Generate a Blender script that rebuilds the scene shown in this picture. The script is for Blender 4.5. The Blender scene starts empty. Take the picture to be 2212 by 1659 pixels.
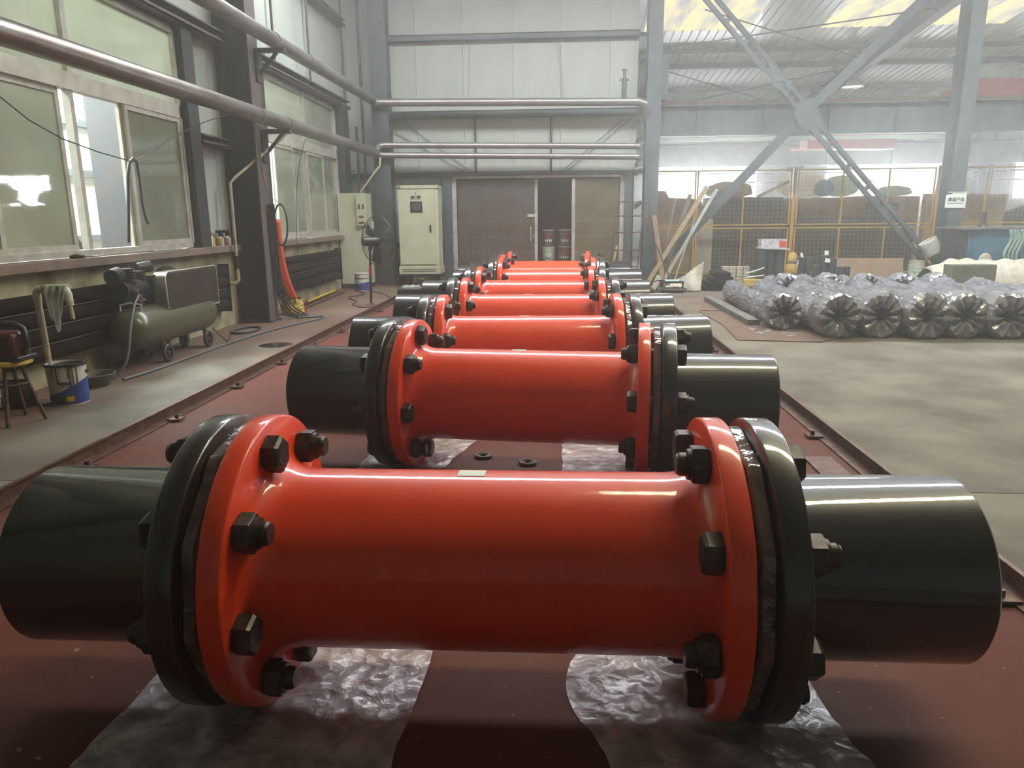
import bpy, math, random
from math import sin, cos, pi, radians, sqrt, atan2
from mathutils import Vector, Matrix, noise
random.seed(7)
scene = bpy.context.scene
COL = scene.collection

# daylight through the openings and the added next-room lamp (W) and density of the dusty air
L_A, L_B, L_W, L_N, HAZE = 2500.0, 700.0, 1900.0, 8000.0, 0.011
# ------------------------------------------------------------------ camera
F_PX, W_PX = 1580.0, 2212.0
cam_d = bpy.data.cameras.new('camera')
cam = bpy.data.objects.new('camera', cam_d)
COL.objects.link(cam)
cam_d.sensor_fit = 'HORIZONTAL'
cam_d.sensor_width = 36.0
cam_d.lens = F_PX / W_PX * 36.0
cam_d.clip_end = 200
_dy = Vector((99 / F_PX, 361.5 / F_PX, 1.0)).normalized()      # world +Y seen in (right, up, forward)
_up = Vector((sin(radians(0.25)), cos(radians(0.25)), 0.0))
_up = (_up - _dy * _up.dot(_dy)).normalized()
_dx = _up.cross(_dy)
if _dx.x < 0:
    _dx = -_dx
_right = Vector((_dx[0], _dy[0], _up[0])); _camup = Vector((_dx[1], _dy[1], _up[1])); _fwd = Vector((_dx[2], _dy[2], _up[2]))
cam.matrix_world = Matrix(((_right.x, _camup.x, -_fwd.x, 0), (_right.y, _camup.y, -_fwd.y, 0),
                           (_right.z, _camup.z, -_fwd.z, 1.5), (0, 0, 0, 1)))
scene.camera = cam

# ------------------------------------------------------------------ world and exposure
world = bpy.data.worlds.new('overcast_sky'); scene.world = world
world.use_nodes = True
bg = world.node_tree.nodes['Background']
bg.inputs[0].default_value = (0.86, 0.94, 1.0, 1)
bg.inputs[1].default_value = 7.0
# thin dusty air everywhere in the hall
_vs = world.node_tree.nodes.new('ShaderNodeVolumeScatter')
_vs.inputs['Color'].default_value = (1.0, 0.99, 0.97, 1); _vs.inputs['Density'].default_value = HAZE; _vs.inputs['Anisotropy'].default_value = 0.75
world.node_tree.links.new(_vs.outputs[0], world.node_tree.nodes['World Output'].inputs['Volume'])
scene.view_settings.view_transform = 'Standard'
scene.view_settings.look = 'None'
scene.view_settings.exposure = -0.25
scene.view_settings.gamma = 1.0
scene.view_settings.use_curve_mapping = False
scene.cycles.use_denoising = True
scene.cycles.use_light_tree = False
scene.cycles.use_adaptive_sampling = True
scene.cycles.adaptive_threshold = 0.2
scene.cycles.max_bounces = 5
scene.cycles.diffuse_bounces = 3
scene.cycles.glossy_bounces = 3
scene.cycles.transparent_max_bounces = 12
scene.cycles.volume_bounces = 1
scene.cycles.sample_clamp_indirect = 6.0

# daylight entering through the roof and wall openings (area lamps), plus one lamp added in the next room
def roof_z(Y):                                   # underside of the roof, ridge at Y = 3
    return 8.33 - 0.105 * Y if Y >= 3 else 8.33 - 0.105 * (6 - Y)
def daylight(name, loc, sx, sy, energy, color, rot):
    d = bpy.data.lights.new(name, 'AREA'); d.shape = 'RECTANGLE'
    d.size, d.size_y, d.energy, d.color = sx, sy, energy, color
    o = bpy.data.objects.new(name, d); COL.objects.link(o)
    o.location = loc; o.rotation_euler = rot
    return o
SLOPE = -math.atan(0.105)
daylight('daylight_roof_strip', (4.0, 12.6, roof_z(12.6) - 0.03), 17.0, 1.5, L_A, (0.93, 0.97, 1.0), (SLOPE, 0, 0))
daylight('daylight_roof_panel', (4.0, 6.0, roof_z(6.0) - 0.03), 7.5, 0.8, L_B, (1.0, 0.90, 0.62), (SLOPE, 0, 0))
for k, x in enumerate((5.4, 11.9, 17.8)):
    daylight('daylight_far_window', (x, 28.75, 2.68), 4.1, 1.35, L_W, (0.95, 0.98, 1.0), (radians(90), 0, pi))
daylight('next_room_fill', (-8.2, 9.5, 5.6), 3.0, 9.0, L_N, (0.93, 1.0, 0.98), (0, 0, 0))  # added lamp, not daylight: brightens the closed next room and the window panes

# ------------------------------------------------------------------ mesh helpers
def V(*a):
    return Vector(a)
class MB:
    def __init__(self):
        self.v = []; self.f = []
    def add(self, vs, fs):
        n = len(self.v)
        self.v += [tuple(p) for p in vs]
        self.f += [tuple(i + n for i in f) for f in fs]
        return self
    def box(self, x0, x1, y0, y1, z0, z1):
        vs = [(x, y, z) for x in (x0, x1) for y in (y0, y1) for z in (z0, z1)]
        return self.add(vs, [(0, 1, 3, 2), (4, 6, 7, 5), (0, 4, 5, 1), (2, 3, 7, 6), (0, 2, 6, 4), (1, 5, 7, 3)])
    def obox(self, c, s, R=None):
        R = R or Matrix.Identity(3); c = Vector(c)
        vs = [c + R @ Vector((sx * s[0] / 2, sy * s[1] / 2, sz * s[2] / 2)) for sx in (-1, 1) for sy in (-1, 1) for sz in (-1, 1)]
        return self.add(vs, [(0, 1, 3, 2), (4, 6, 7, 5), (0, 4, 5, 1), (2, 3, 7, 6), (0, 2, 6, 4), (1, 5, 7, 3)])
    def bar(self, p0, p1, w, h, up=(0, 0, 1)):          # w sideways, h along up
        p0, p1 = Vector(p0), Vector(p1); d = (p1 - p0); L = d.length; d = d / L
        u = Vector(up); u = u - d * u.dot(d)
        if u.length < 1e-5: u = Vector((1, 0, 0)) - d * d.x
        u.normalize(); s = d.cross(u)
        R = Matrix((d, s, u)).transposed()
        return self.obox((p0 + p1) / 2, (L, w, h), R)
    def cyl(self, p0, p1, r0, r1=None, n=16, cap=True):
        r1 = r0 if r1 is None else r1
        p0, p1 = Vector(p0), Vector(p1); d = (p1 - p0).normalized()
        a = Vector((0, 0, 1)) if abs(d.z) < 0.9 else Vector((1, 0, 0))
        u = d.cross(a).normalized(); w = d.cross(u)
        vs = []
        for p, r in ((p0, r0), (p1, r1)):
            for i in range(n):
                t = 2 * pi * i / n; vs.append(p + (u * cos(t) + w * sin(t)) * r)
        fs = [(i, (i + 1) % n, n + (i + 1) % n, n + i) for i in range(n)]
        if cap: fs += [tuple(range(n))[::-1], tuple(range(n, 2 * n))]
        return self.add(vs, fs)
    def tube(self, pts, r, n=8, closed=False, cap=True):
        pts = [Vector(p) for p in pts]; m = len(pts); vs = []; u = None
        for i, p in enumerate(pts):
            a = pts[(i - 1) % m] if (closed or i > 0) else p
            b = pts[(i + 1) % m] if (closed or i < m - 1) else p
            d = (b - a).normalized()
            if u is None:
                u = d.cross(Vector((0, 0, 1)))
                if u.length < 1e-3: u = d.cross(Vector((1, 0, 0)))
            u = (u - d * u.dot(d)).normalized(); w = d.cross(u)
            rr = r[i] if isinstance(r, (list, tuple)) else r
            for k in range(n):
                t = 2 * pi * k / n; vs.append(p + (u * cos(t) + w * sin(t)) * rr)
        fs = []
        for i in range(m if closed else m - 1):
            j = (i + 1) % m
            fs += [(i * n + k, i * n + (k + 1) % n, j * n + (k + 1) % n, j * n + k) for k in range(n)]
        if cap and not closed: fs += [tuple(range(n))[::-1], tuple(range((m - 1) * n, m * n))]
        return self.add(vs, fs)
    def lathe(self, prof, o=(0, 0, 0), axis='Z', n=32, ring=None):
        o = Vector(o); vs = []
        for (a, r) in prof:
            for k in range(n):
                t = 2 * pi * k / n; rr = r * (ring(t, a) if ring else 1)
                p = {'Z': (rr * cos(t), rr * sin(t), a), 'X': (a, rr * cos(t), rr * sin(t)), 'Y': (rr * sin(t), a, rr * cos(t))}[axis]
                vs.append(o + Vector(p))
        fs = [(i * n + k, i * n + (k + 1) % n, (i + 1) * n + (k + 1) % n, (i + 1) * n + k) for i in range(len(prof) - 1) for k in range(n)]
        if prof[0][1] > 1e-4 and not ring: pass
        return self.add(vs, fs)
    def prism(self, pts, d):
        n = len(pts); d = Vector(d); a = [Vector(p) for p in pts]
        return self.add(a + [p + d for p in a], [tuple(range(n))[::-1], tuple(range(n, 2 * n))] + [(i, (i + 1) % n, n + (i + 1) % n, n + i) for i in range(n)])
    def grid(self, fn, nu, nv):
        vs = [fn(i / nu, j / nv) for i in range(nu + 1) for j in range(nv + 1)]
        return self.add(vs, [(i * (nv + 1) + j, (i + 1) * (nv + 1) + j, (i + 1) * (nv + 1) + j + 1, i * (nv + 1) + j + 1) for i in range(nu) for j in range(nv)])
    def ibeam(self, p0, p1, b, h, tf=0.014, tw=0.01, up=(0, 0, 1)):   # h along up, b sideways
        p0, p1 = Vector(p0), Vector(p1); d = (p1 - p0).normalized(); u = Vector(up); u = (u - d * u.dot(d)).normalized()
        for s in (-1, 1):
            o = u * s * (h - tf) / 2
            self.bar(p0 + o, p1 + o, b, tf, u)
        return self.bar(p0, p1, tw, h - 2 * tf, u)
    def sphere(self, c, r, n=16, m=10, s=(1, 1, 1)):
        c = Vector(c)
        vs = [c + Vector((r * s[0] * sin(pi * j / m) * cos(2 * pi * i / n), r * s[1] * sin(pi * j / m) * sin(2 * pi * i / n), r * s[2] * cos(pi * j / m))) for j in range(m + 1) for i in range(n)]
        return self.add(vs, [(j * n + i, j * n + (i + 1) % n, (j + 1) * n + (i + 1) % n, (j + 1) * n + i) for j in range(m) for i in range(n)])

def link(o, parent=None):
    COL.objects.link(o)
    if parent is not None:
        o.parent = parent
        o.location = Vector(o.location) - PLOC.get(parent.name, Vector((0, 0, 0)))
    return o
PLOC = {}
def mesh_of(mb, name, smooth=35):
    me = bpy.data.meshes.new(name); me.from_pydata([tuple(v) for v in mb.v], [], mb.f)
    import bmesh as bmm
    b = bmm.new(); b.from_mesh(me)
    bmm.ops.remove_doubles(b, verts=b.verts, dist=1e-5)
    bmm.ops.recalc_face_normals(b, faces=b.faces)
    b.to_mesh(me); b.free()
    if smooth:
        me.shade_smooth(); me.set_sharp_from_angle(angle=radians(smooth))
    return me
def build(mb, name, m, parent=None, smooth=35, bevel=0, solid=0, local=False):
    """one mesh object; world coordinates, origin moved to its base centre"""
    xs = [v[0] for v in mb.v]; ys = [v[1] for v in mb.v]; zs = [v[2] for v in mb.v]
    c = Vector(((min(xs) + max(xs)) / 2, (min(ys) + max(ys)) / 2, min(zs)))
    if local: c = Vector((0, 0, 0))
    mb.v = [(v[0] - c.x, v[1] - c.y, v[2] - c.z) for v in mb.v]
    me = mesh_of(mb, name, smooth)
    me.materials.append(m)
    o = bpy.data.objects.new(name, me); o.location = c
    link(o, parent)
    PLOC[o.name] = c
    if solid:
        md = o.modifiers.new('thickness', 'SOLIDIFY'); md.thickness = solid; md.offset = 0
    if bevel:
        md = o.modifiers.new('edge', 'BEVEL'); md.width = bevel; md.segments = 2; md.limit_method = 'ANGLE'; md.angle_limit = radians(40)
    return o
def tag(o, label, cat=None, group=None, kind=None):
    if label: o['label'] = label
    if cat: o['category'] = cat
    if group: o['group'] = group
    if kind: o['kind'] = kind
    return o
def thing(name, label, cat, loc, group=None, kind=None):
    o = bpy.data.objects.new(name, None); o.empty_display_size = 0.1; o.location = loc
    COL.objects.link(o); PLOC[o.name] = Vector(loc)
    return tag(o, label, cat, group, kind)
def inst(me, name, parent, loc, rot=(0, 0, 0), scale=(1, 1, 1)):
    o = bpy.data.objects.new(name, me); COL.objects.link(o); o.parent = parent
    o.location = loc; o.rotation_euler = rot; o.scale = scale
    return o
def copy_tree(o, parent=None):
    c = o.copy(); COL.objects.link(c); c.parent = parent
    for ch in o.children: copy_tree(ch, c)
    return c
def text_mesh(body, size, m, name, parent, loc, rot, depth=0.001, align='CENTER', bold=0.0):
    cu = bpy.data.curves.new(name, 'FONT'); cu.body = body; cu.size = size; cu.align_x = align; cu.align_y = 'CENTER'
    cu.extrude = depth; cu.offset = bold
    t = bpy.data.objects.new(name + '_source', cu); COL.objects.link(t)
    dg = bpy.context.evaluated_depsgraph_get(); dg.update()
    me = bpy.data.meshes.new_from_object(t.evaluated_get(dg)); me.name = name
    bpy.data.objects.remove(t)
    me.materials.clear(); me.materials.append(m)
    o = bpy.data.objects.new(name, me); COL.objects.link(o)
    if parent is not None:
        o.parent = parent; loc = Vector(loc) - PLOC.get(parent.name, Vector((0, 0, 0)))
    o.location = loc; o.rotation_euler = rot
    return o

# ------------------------------------------------------------------ materials
def lin(c):
    if isinstance(c, str):
        c = [int(c[i:i + 2], 16) / 255 for i in (0, 2, 4)]
        c = [x / 12.92 if x <= 0.04045 else ((x + 0.055) / 1.055) ** 2.4 for x in c]
    return (*c[:3], 1)
def mat(name, color, rough=0.5, metal=0.0, color2=None, scale=8.0, detail=5.0, lo=0.4, hi=0.65, bump=0.0, bscale=40.0,
        coat=0.0, trans=0.0, alpha=1.0, stretch=None, spec=0.5, coat_rough=0.05, bdist=0.02):
    m = bpy.data.materials.new(name); m.use_nodes = True
    nt = m.node_tree; p = nt.nodes['Principled BSDF']; L = nt.links.new
    p.inputs['Base Color'].default_value = lin(color); p.inputs['Roughness'].default_value = rough
    p.inputs['Metallic'].default_value = metal; p.inputs['Coat Weight'].default_value = coat
    p.inputs['Coat Roughness'].default_value = coat_rough
    p.inputs['Transmission Weight'].default_value = trans; p.inputs['Alpha'].default_value = alpha
    p.inputs['Specular IOR Level'].default_value = spec
    tc = nt.nodes.new('ShaderNodeTexCoord'); src = tc.outputs['Object']
    if stretch:
        mp = nt.nodes.new('ShaderNodeMapping'); mp.inputs['Scale'].default_value = stretch; L(src, mp.inputs[0]); src = mp.outputs[0]
    if color2:
        n = nt.nodes.new('ShaderNodeTexNoise'); n.inputs['Scale'].default_value = scale; n.inputs['Detail'].default_value = detail
        L(src, n.inputs['Vector'])
        r = nt.nodes.new('ShaderNodeMapRange'); r.inputs[1].default_value = lo; r.inputs[2].default_value = hi
        L(n.outputs[0], r.inputs[0])
        mx = nt.nodes.new('ShaderNodeMix'); mx.data_type = 'RGBA'
        mx.inputs[6].default_value = lin(color); mx.inputs[7].default_value = lin(color2)
        L(r.outputs[0], mx.inputs[0]); L(mx.outputs[2], p.inputs['Base Color'])
    if bump:
        n = nt.nodes.new('ShaderNodeTexNoise'); n.inputs['Scale'].default_value = bscale; n.inputs['Detail'].default_value = 4
        L(src, n.inputs['Vector'])
        b = nt.nodes.new('ShaderNodeBump'); b.inputs['Strength'].default_value = bump; b.inputs['Distance'].default_value = bdist
        L(n.outputs[0], b.inputs['Height']); L(b.outputs[0], p.inputs['Normal'])
        if coat: L(b.outputs[0], p.inputs['Coat Normal'])
    return m
def glass_mat(name, tint, dust, dustfac, gloss):
    m = bpy.data.materials.new(name); m.use_nodes = True; nt = m.node_tree; nt.nodes.clear(); L = nt.links.new
    out = nt.nodes.new('ShaderNodeOutputMaterial')
    tr = nt.nodes.new('ShaderNodeBsdfTransparent'); tr.inputs[0].default_value = lin(tint)
    df = nt.nodes.new('ShaderNodeBsdfDiffuse'); df.inputs[0].default_value = lin(dust)
    gl = nt.nodes.new('ShaderNodeBsdfGlossy'); gl.inputs['Roughness'].default_value = 0.03
    ns = nt.nodes.new('ShaderNodeTexNoise'); ns.inputs['Scale'].default_value = 1.3; ns.inputs['Detail'].default_value = 6
    tc = nt.nodes.new('ShaderNodeTexCoord'); L(tc.outputs['Object'], ns.inputs['Vector'])
    mr = nt.nodes.new('ShaderNodeMapRange'); mr.inputs[1].default_value = 0.3; mr.inputs[2].default_value = 0.7
    mr.inputs[3].default_value = dustfac * 0.85; mr.inputs[4].default_value = min(1, dustfac * 1.15); L(ns.outputs[0], mr.inputs[0])
    tl = nt.nodes.new('ShaderNodeBsdfTranslucent'); tl.inputs[0].default_value = lin(dust)
    dd = nt.nodes.new('ShaderNodeMixShader'); dd.inputs[0].default_value = 0.6; L(df.outputs[0], dd.inputs[1]); L(tl.outputs[0], dd.inputs[2])
    m1 = nt.nodes.new('ShaderNodeMixShader'); L(mr.outputs[0], m1.inputs[0]); L(tr.outputs[0], m1.inputs[1]); L(dd.outputs[0], m1.inputs[2])
    lw = nt.nodes.new('ShaderNodeFresnel'); lw.inputs[0].default_value = 1.5
    ma = nt.nodes.new('ShaderNodeMath'); ma.operation = 'MULTIPLY_ADD'; ma.inputs[1].default_value = 1.6; ma.inputs[2].default_value = gloss; L(lw.outputs[0], ma.inputs[0])
    m2 = nt.nodes.new('ShaderNodeMixShader'); L(ma.outputs[0], m2.inputs[0]); L(m1.outputs[0], m2.inputs[1]); L(gl.outputs[0], m2.inputs[2])
    L(m2.outputs[0], out.inputs[0])
    return m
def film_mat(name, tint, haze, fac, rough=0.12, bump=0.6, bscale=18, stretch=None, gl_fac=0.25):
    """thin clear plastic film: mostly see-through, milky in its folds, glossy"""
    m = bpy.data.materials.new(name); m.use_nodes = True; nt = m.node_tree; nt.nodes.clear(); L = nt.links.new
    out = nt.nodes.new('ShaderNodeOutputMaterial')
    tr = nt.nodes.new('ShaderNodeBsdfTransparent'); tr.inputs[0].default_value = lin(tint)
    p = nt.nodes.new('ShaderNodeBsdfPrincipled'); p.inputs['Base Color'].default_value = lin(haze); p.inputs['Roughness'].default_value = rough
    p.inputs['Coat Weight'].default_value = gl_fac
    tc = nt.nodes.new('ShaderNodeTexCoord'); src = tc.outputs['Object']
    if stretch:
        mp = nt.nodes.new('ShaderNodeMapping'); mp.inputs['Scale'].default_value = stretch; L(src, mp.inputs[0]); src = mp.outputs[0]
    n = nt.nodes.new('ShaderNodeTexNoise'); n.inputs['Scale'].default_value = bscale; n.inputs['Detail'].default_value = 6; n.inputs['Distortion'].default_value = 0.4
    L(src, n.inputs['Vector'])
    vo = nt.nodes.new('ShaderNodeTexVoronoi'); vo.inputs['Scale'].default_value = bscale * 2.2
    wv = nt.nodes.new('ShaderNodeVectorMath'); wv.operation = 'MULTIPLY_ADD'; wv.inputs[1].default_value = (.12, .12, .12)
    L(n.outputs['Color'], wv.inputs[0]); L(src, wv.inputs[2]); L(wv.outputs[0], vo.inputs['Vector'])
    ad = nt.nodes.new('ShaderNodeMath'); ad.operation = 'MULTIPLY_ADD'; ad.inputs[1].default_value = 0.55; L(vo.outputs['Distance'], ad.inputs[0]); L(n.outputs[0], ad.inputs[2])
    b = nt.nodes.new('ShaderNodeBump'); b.inputs['Strength'].default_value = bump; b.inputs['Distance'].default_value = 0.03
    L(ad.outputs[0], b.inputs['Height']); L(b.outputs[0], p.inputs['Normal'])
    mr = nt.nodes.new('ShaderNodeMapRange'); mr.inputs[1].default_value = 0.35; mr.inputs[2].default_value = 0.7
    mr.inputs[3].default_value = fac * 0.6; mr.inputs[4].default_value = min(1.0, fac * 1.5); L(n.outputs[0], mr.inputs[0])
    mx = nt.nodes.new('ShaderNodeMixShader'); L(mr.outputs[0], mx.inputs[0]); L(tr.outputs[0], mx.inputs[1]); L(p.outputs[0], mx.inputs[2])
    L(mx.outputs[0], out.inputs[0])
    return m
def emit_mat(name, color, strength, color2=None, scale=2.0):
    m = bpy.data.materials.new(name); m.use_nodes = True; nt = m.node_tree; nt.nodes.clear(); L = nt.links.new
    out = nt.nodes.new('ShaderNodeOutputMaterial'); e = nt.nodes.new('ShaderNodeEmission')
    e.inputs[0].default_value = lin(color); e.inputs[1].default_value = strength
    if color2:
        tc = nt.nodes.new('ShaderNodeTexCoord'); mp = nt.nodes.new('ShaderNodeMapping'); mp.inputs['Scale'].default_value = (1.0, 0.35, 1)
        n = nt.nodes.new('ShaderNodeTexNoise'); n.inputs['Scale'].default_value = scale; n.inputs['Detail'].default_value = 5
        L(tc.outputs['Object'], mp.inputs[0]); L(mp.outputs[0], n.inputs['Vector'])
        r = nt.nodes.new('ShaderNodeMapRange'); r.inputs[1].default_value = 0.42; r.inputs[2].default_value = 0.6; L(n.outputs[0], r.inputs[0])
        mx = nt.nodes.new('ShaderNodeMix'); mx.data_type = 'RGBA'; mx.inputs[6].default_value = lin(color); mx.inputs[7].default_value = lin(color2)
        L(r.outputs[0], mx.inputs[0]); L(mx.outputs[2], e.inputs[0])
    L(e.outputs[0], out.inputs[0])
    return m

M = {}
M['orange'] = mat('orange_gloss_paint', (0.86, 0.062, 0.010), 0.40, coat=0.7, coat_rough=0.08, bump=0.02, bscale=25, color2=(0.80, 0.055, 0.010), scale=5, spec=.35)
M['black'] = mat('black_gloss_paint', (0.010, 0.010, 0.011), 0.34, coat=0.9, coat_rough=0.06, color2=(0.017, 0.016, 0.015), scale=4, bump=0.02, bscale=20)
M['bolt'] = mat('blackened_bolt_steel', (0.045, 0.040, 0.038), 0.42, 0.75, color2=(0.085, 0.072, 0.064), scale=30, bump=0.05, bscale=90)
M['boltend'] = mat('turned_bolt_end', (0.14, 0.12, 0.10), 0.38, 0.8, color2=(0.09, 0.075, 0.065), scale=50)
M['gasket'] = mat('film_wrapped_gasket', (0.07, 0.045, 0.038), 0.10, 0.0, color2=(0.14, 0.10, 0.085), scale=14, bump=0.5, bscale=12, coat=1.0)
M['tag'] = mat('white_paper_tag', (0.75, 0.78, 0.72), 0.6)
M['steel'] = mat('blue_grey_steel_paint', '4c5557', 0.55, color2='3f4748', scale=3, bump=0.06, bscale=60)
M['steelb'] = mat('brown_dusted_steel_paint', '50484a', 0.65, color2='5f4f4a', scale=4, bump=0.06, bscale=60)
M['steeld'] = mat('dark_steel_paint', '2e3437', 0.55, color2='3c3534', scale=4)
M['panelb'] = mat('white_wall_panel', 'd5ddd6', 0.5)
M['panel'] = mat('cream_wall_panel', 'a3a89e', 0.5, color2='989d94', scale=1.2, stretch=(1, 1, 0.3))
M['panelg'] = mat('grey_wall_panel', '98a09b', 0.5, color2='8a928d', scale=1.2)
M['plaster'] = mat('stained_cream_plaster', 'a79e80', 0.85, color2='5f503c', scale=2.6, lo=0.44, hi=0.72, bump=0.15, bscale=50)
M['sill'] = mat('dusty_sill', '6a5a52', 0.8, color2='7d6a5f', scale=6, bump=0.1)
M['alu'] = mat('dusty_aluminium', (0.55, 0.54, 0.47), 0.42, 0.35, color2=(0.42, 0.40, 0.34), scale=6)
M['glass'] = glass_mat('dusty_window_glass', (0.84, 0.88, 0.80), (0.70, 0.71, 0.58), 0.52, 0.07)
M['pipe'] = mat('weathered_aluminium_pipe', (0.26, 0.245, 0.225), 0.36, 0.7, color2=(0.17, 0.125, 0.11), scale=3.0, stretch=(2, .6, 2), bump=0.04, bscale=40)
M['pipe2'] = mat('clean_aluminium_pipe', (0.27, 0.255, 0.24), 0.36, 0.6, color2=(0.23, 0.21, 0.2), scale=2, bump=0.03)
M['rust'] = mat('rust_brown_metal', '5a3b2c', 0.75, color2='3a2a24', scale=10, bump=0.2)
M['railm'] = mat('worn_rail_steel', '54382e', 0.5, 0.45, color2='6b5344', scale=12, bump=0.15)
M['rubber'] = mat('dark_rubber', '2a2c30', 0.55, color2='34343a', scale=10)
M['hose'] = mat('grey_rubber_hose', '565a62', 0.5)
M['fin'] = None
M['compressor'] = mat('olive_green_enamel', '4a4c35', 0.33, color2='574a35', scale=5, lo=0.5, hi=0.75, coat=0.2)
M['darkgrease'] = mat('greasy_dark_metal', '1d1917', 0.7, 0.0, spec=.25, color2='2d211b', scale=14, bump=0.25)
M['mesh_red'] = mat('rust_red_guard_mesh', '33201d', 0.8, spec=.2, color2='3c2d26', scale=5, bump=0.2, bscale=120)
M['pvc'] = mat('yellowed_pvc', 'b3a88e', 0.45, color2='7a6650', scale=9, lo=0.5, hi=0.75)
M['white'] = mat('white_enamel', 'c2bfb6', 0.45, color2='9b9184', scale=7, lo=0.5, hi=0.75)
M['blue'] = mat('blue_print', '274a96', 0.45, color2='2d3560', scale=8)
M['yellow'] = mat('yellow_print', 'b99a1f', 0.5)
M['yellowp'] = mat('yellow_fence_paint', 'c79a3c', 0.5, color2='b88a35', scale=6)
M['inkdark'] = mat('dark_print', '30343c', 0.6)
M['basin'] = mat('grey_green_plastic', '6d7669', 0.5, color2='565a4e', scale=9)
M['wood'] = mat('raw_timber', '9c8a66', 0.75, color2='7d6c4f', scale=6, stretch=(1, 1, 8), bump=0.1)
M['darkwood'] = mat('grey_weathered_timber', '6d6a63', 0.8, color2='565350', scale=6, bump=0.1)
M['ply'] = mat('brown_board', '8a7259', 0.75, color2='7b654e', scale=3)
M['cardboard'] = mat('tan_cardboard', 'a68f6d', 0.85, color2='957e5d', scale=4)
M['darksheet'] = mat('charcoal_foam_sheet', '34373c', 0.85, color2='3f4146', scale=3)
M['sack'] = mat('pale_woven_sack', 'b5b0a0', 0.85, color2='a39d8b', scale=8, bump=0.3, bscale=30)
M['cabinet'] = mat('cream_cabinet_paint', 'b9bba0', 0.42, color2='adae94', scale=3)
M['cabdark'] = mat('black_plastic', '1c1f22', 0.4)
M['screen'] = mat('grey_screen', '4a4a4a', 0.25)
M['red'] = mat('red_paint', 'c03a2b', 0.45)
M['craner'] = mat('faded_crane_red', 'b5483a', 0.5, color2='a5463c', scale=3)
M['doorm'] = mat('stained_steel_sheet', '62615d', 0.38, 0.5, color2='5f4d38', scale=2.2, lo=0.45, hi=0.75, bump=0.08, bscale=14)
M['doorm2'] = mat('olive_stained_steel_sheet', '77705a', 0.38, 0.5, color2='6b5c40', scale=2.2, lo=0.4, hi=0.7, bump=0.08, bscale=14)
M['frame'] = mat('pale_door_frame', 'a9a99e', 0.5, color2='8f9088', scale=6)
M['booth'] = mat('dark_green_booth_wall', '2c4742', 0.7)
M['ink'] = M['inkdark']
M['film'] = film_mat('clear_plastic_film', (0.92, 0.9, 0.9), (0.84, 0.81, 0.83), 0.46, rough=.18, bscale=8, bump=.6)
M['wrap'] = mat('wrapped_roll_plastic', '8c8c92', 0.28, color2='6a6a70', scale=5, lo=0.35, hi=0.7, bump=0.7, bscale=11, coat=1.0, coat_rough=.06, stretch=(1, 0.6, 1))
M['ceil'] = mat('ribbed_roof_sheet', 'd3d6cc', 0.34, 0.0, coat=0.3, color2='c8cbc2', scale=1.5, bump=0.05, bscale=6)
def thin_bag(name, c):
    m = bpy.data.materials.new(name); m.use_nodes = True; nt = m.node_tree; nt.nodes.clear(); L = nt.links.new
    out = nt.nodes.new('ShaderNodeOutputMaterial'); d = nt.nodes.new('ShaderNodeBsdfDiffuse'); t = nt.nodes.new('ShaderNodeBsdfTranslucent'); x = nt.nodes.new('ShaderNodeMixShader')
    nz = nt.nodes.new('ShaderNodeTexNoise'); nz.inputs['Scale'].default_value = 5; b = nt.nodes.new('ShaderNodeBump'); b.inputs['Strength'].default_value = .6; L(nz.outputs[0], b.inputs['Height'])
    for q in (d, t): q.inputs[0].default_value = lin(c); L(b.outputs[0], q.inputs['Normal'])
    x.inputs[0].default_value = .65; L(d.outputs[0], x.inputs[1]); L(t.outputs[0], x.inputs[2]); L(x.outputs[0], out.inputs[0]); return m
M['lampm'] = mat('grey_lamp_metal', '6e7470', 0.4, 0.4)
M['mat'] = mat('brown_rubber_mat', '5c4a3d', 0.85, color2='6e5342', scale=4, bump=0.2)
M['teal'] = mat('teal_cabinet_paint', '3f6b7d', 0.4, color2='36596a', scale=4)
M['tealfilm'] = mat('pale_green_film', '86a096', 0.2, coat=0.6, color2='6d8a84', scale=12, bump=0.8, bscale=14)
M['sign'] = mat('white_sign_board', 'dfe3d8', 0.4)
M['orangestrip'] = mat('orange_flexible_strip', 'd2502f', 0.5)
M['tarp'] = mat('cream_woven_tarp', 'c2bcaa', 0.7, color2='aaa592', scale=12, bump=0.4, bscale=26)
M['redbag'] = mat('dark_red_shell', '56201f', 0.4, color2='431a1a', scale=6)
M['kraft'] = mat('crumpled_ochre_paper', 'a58c4e', 0.8, color2='b99746', scale=9, bump=0.5, bscale=18)

M['cloth'] = thin_bag('dirty_white_cloth', 'd3d8cc')
M['greenbag'] = thin_bag('pale_green_cover', 'ccd6c0')
def fin_mat():
    m = mat('black_red_finned_tube', '120c0c', 0.85, spec=0.2, color2='1f1413', scale=6)
    nt = m.node_tree; L = nt.links.new; p = nt.nodes['Principled BSDF']
    tc = nt.nodes.new('ShaderNodeTexCoord'); w = nt.nodes.new('ShaderNodeTexWave'); w.bands_direction = 'Y'; w.inputs['Scale'].default_value = 25
    L(tc.outputs['Object'], w.inputs['Vector']); b = nt.nodes.new('ShaderNodeBump'); b.inputs['Strength'].default_value = 0.8; b.inputs['Distance'].default_value = 0.01
    L(w.outputs[1], b.inputs['Height']); L(b.outputs[0], p.inputs['Normal'])
    return m
M['fin'] = fin_mat()
M['clear'] = glass_mat('clean_window_glass', (0.95, 0.97, 0.97), (0.6, 0.6, 0.58), 0.04, 0.0)
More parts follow.
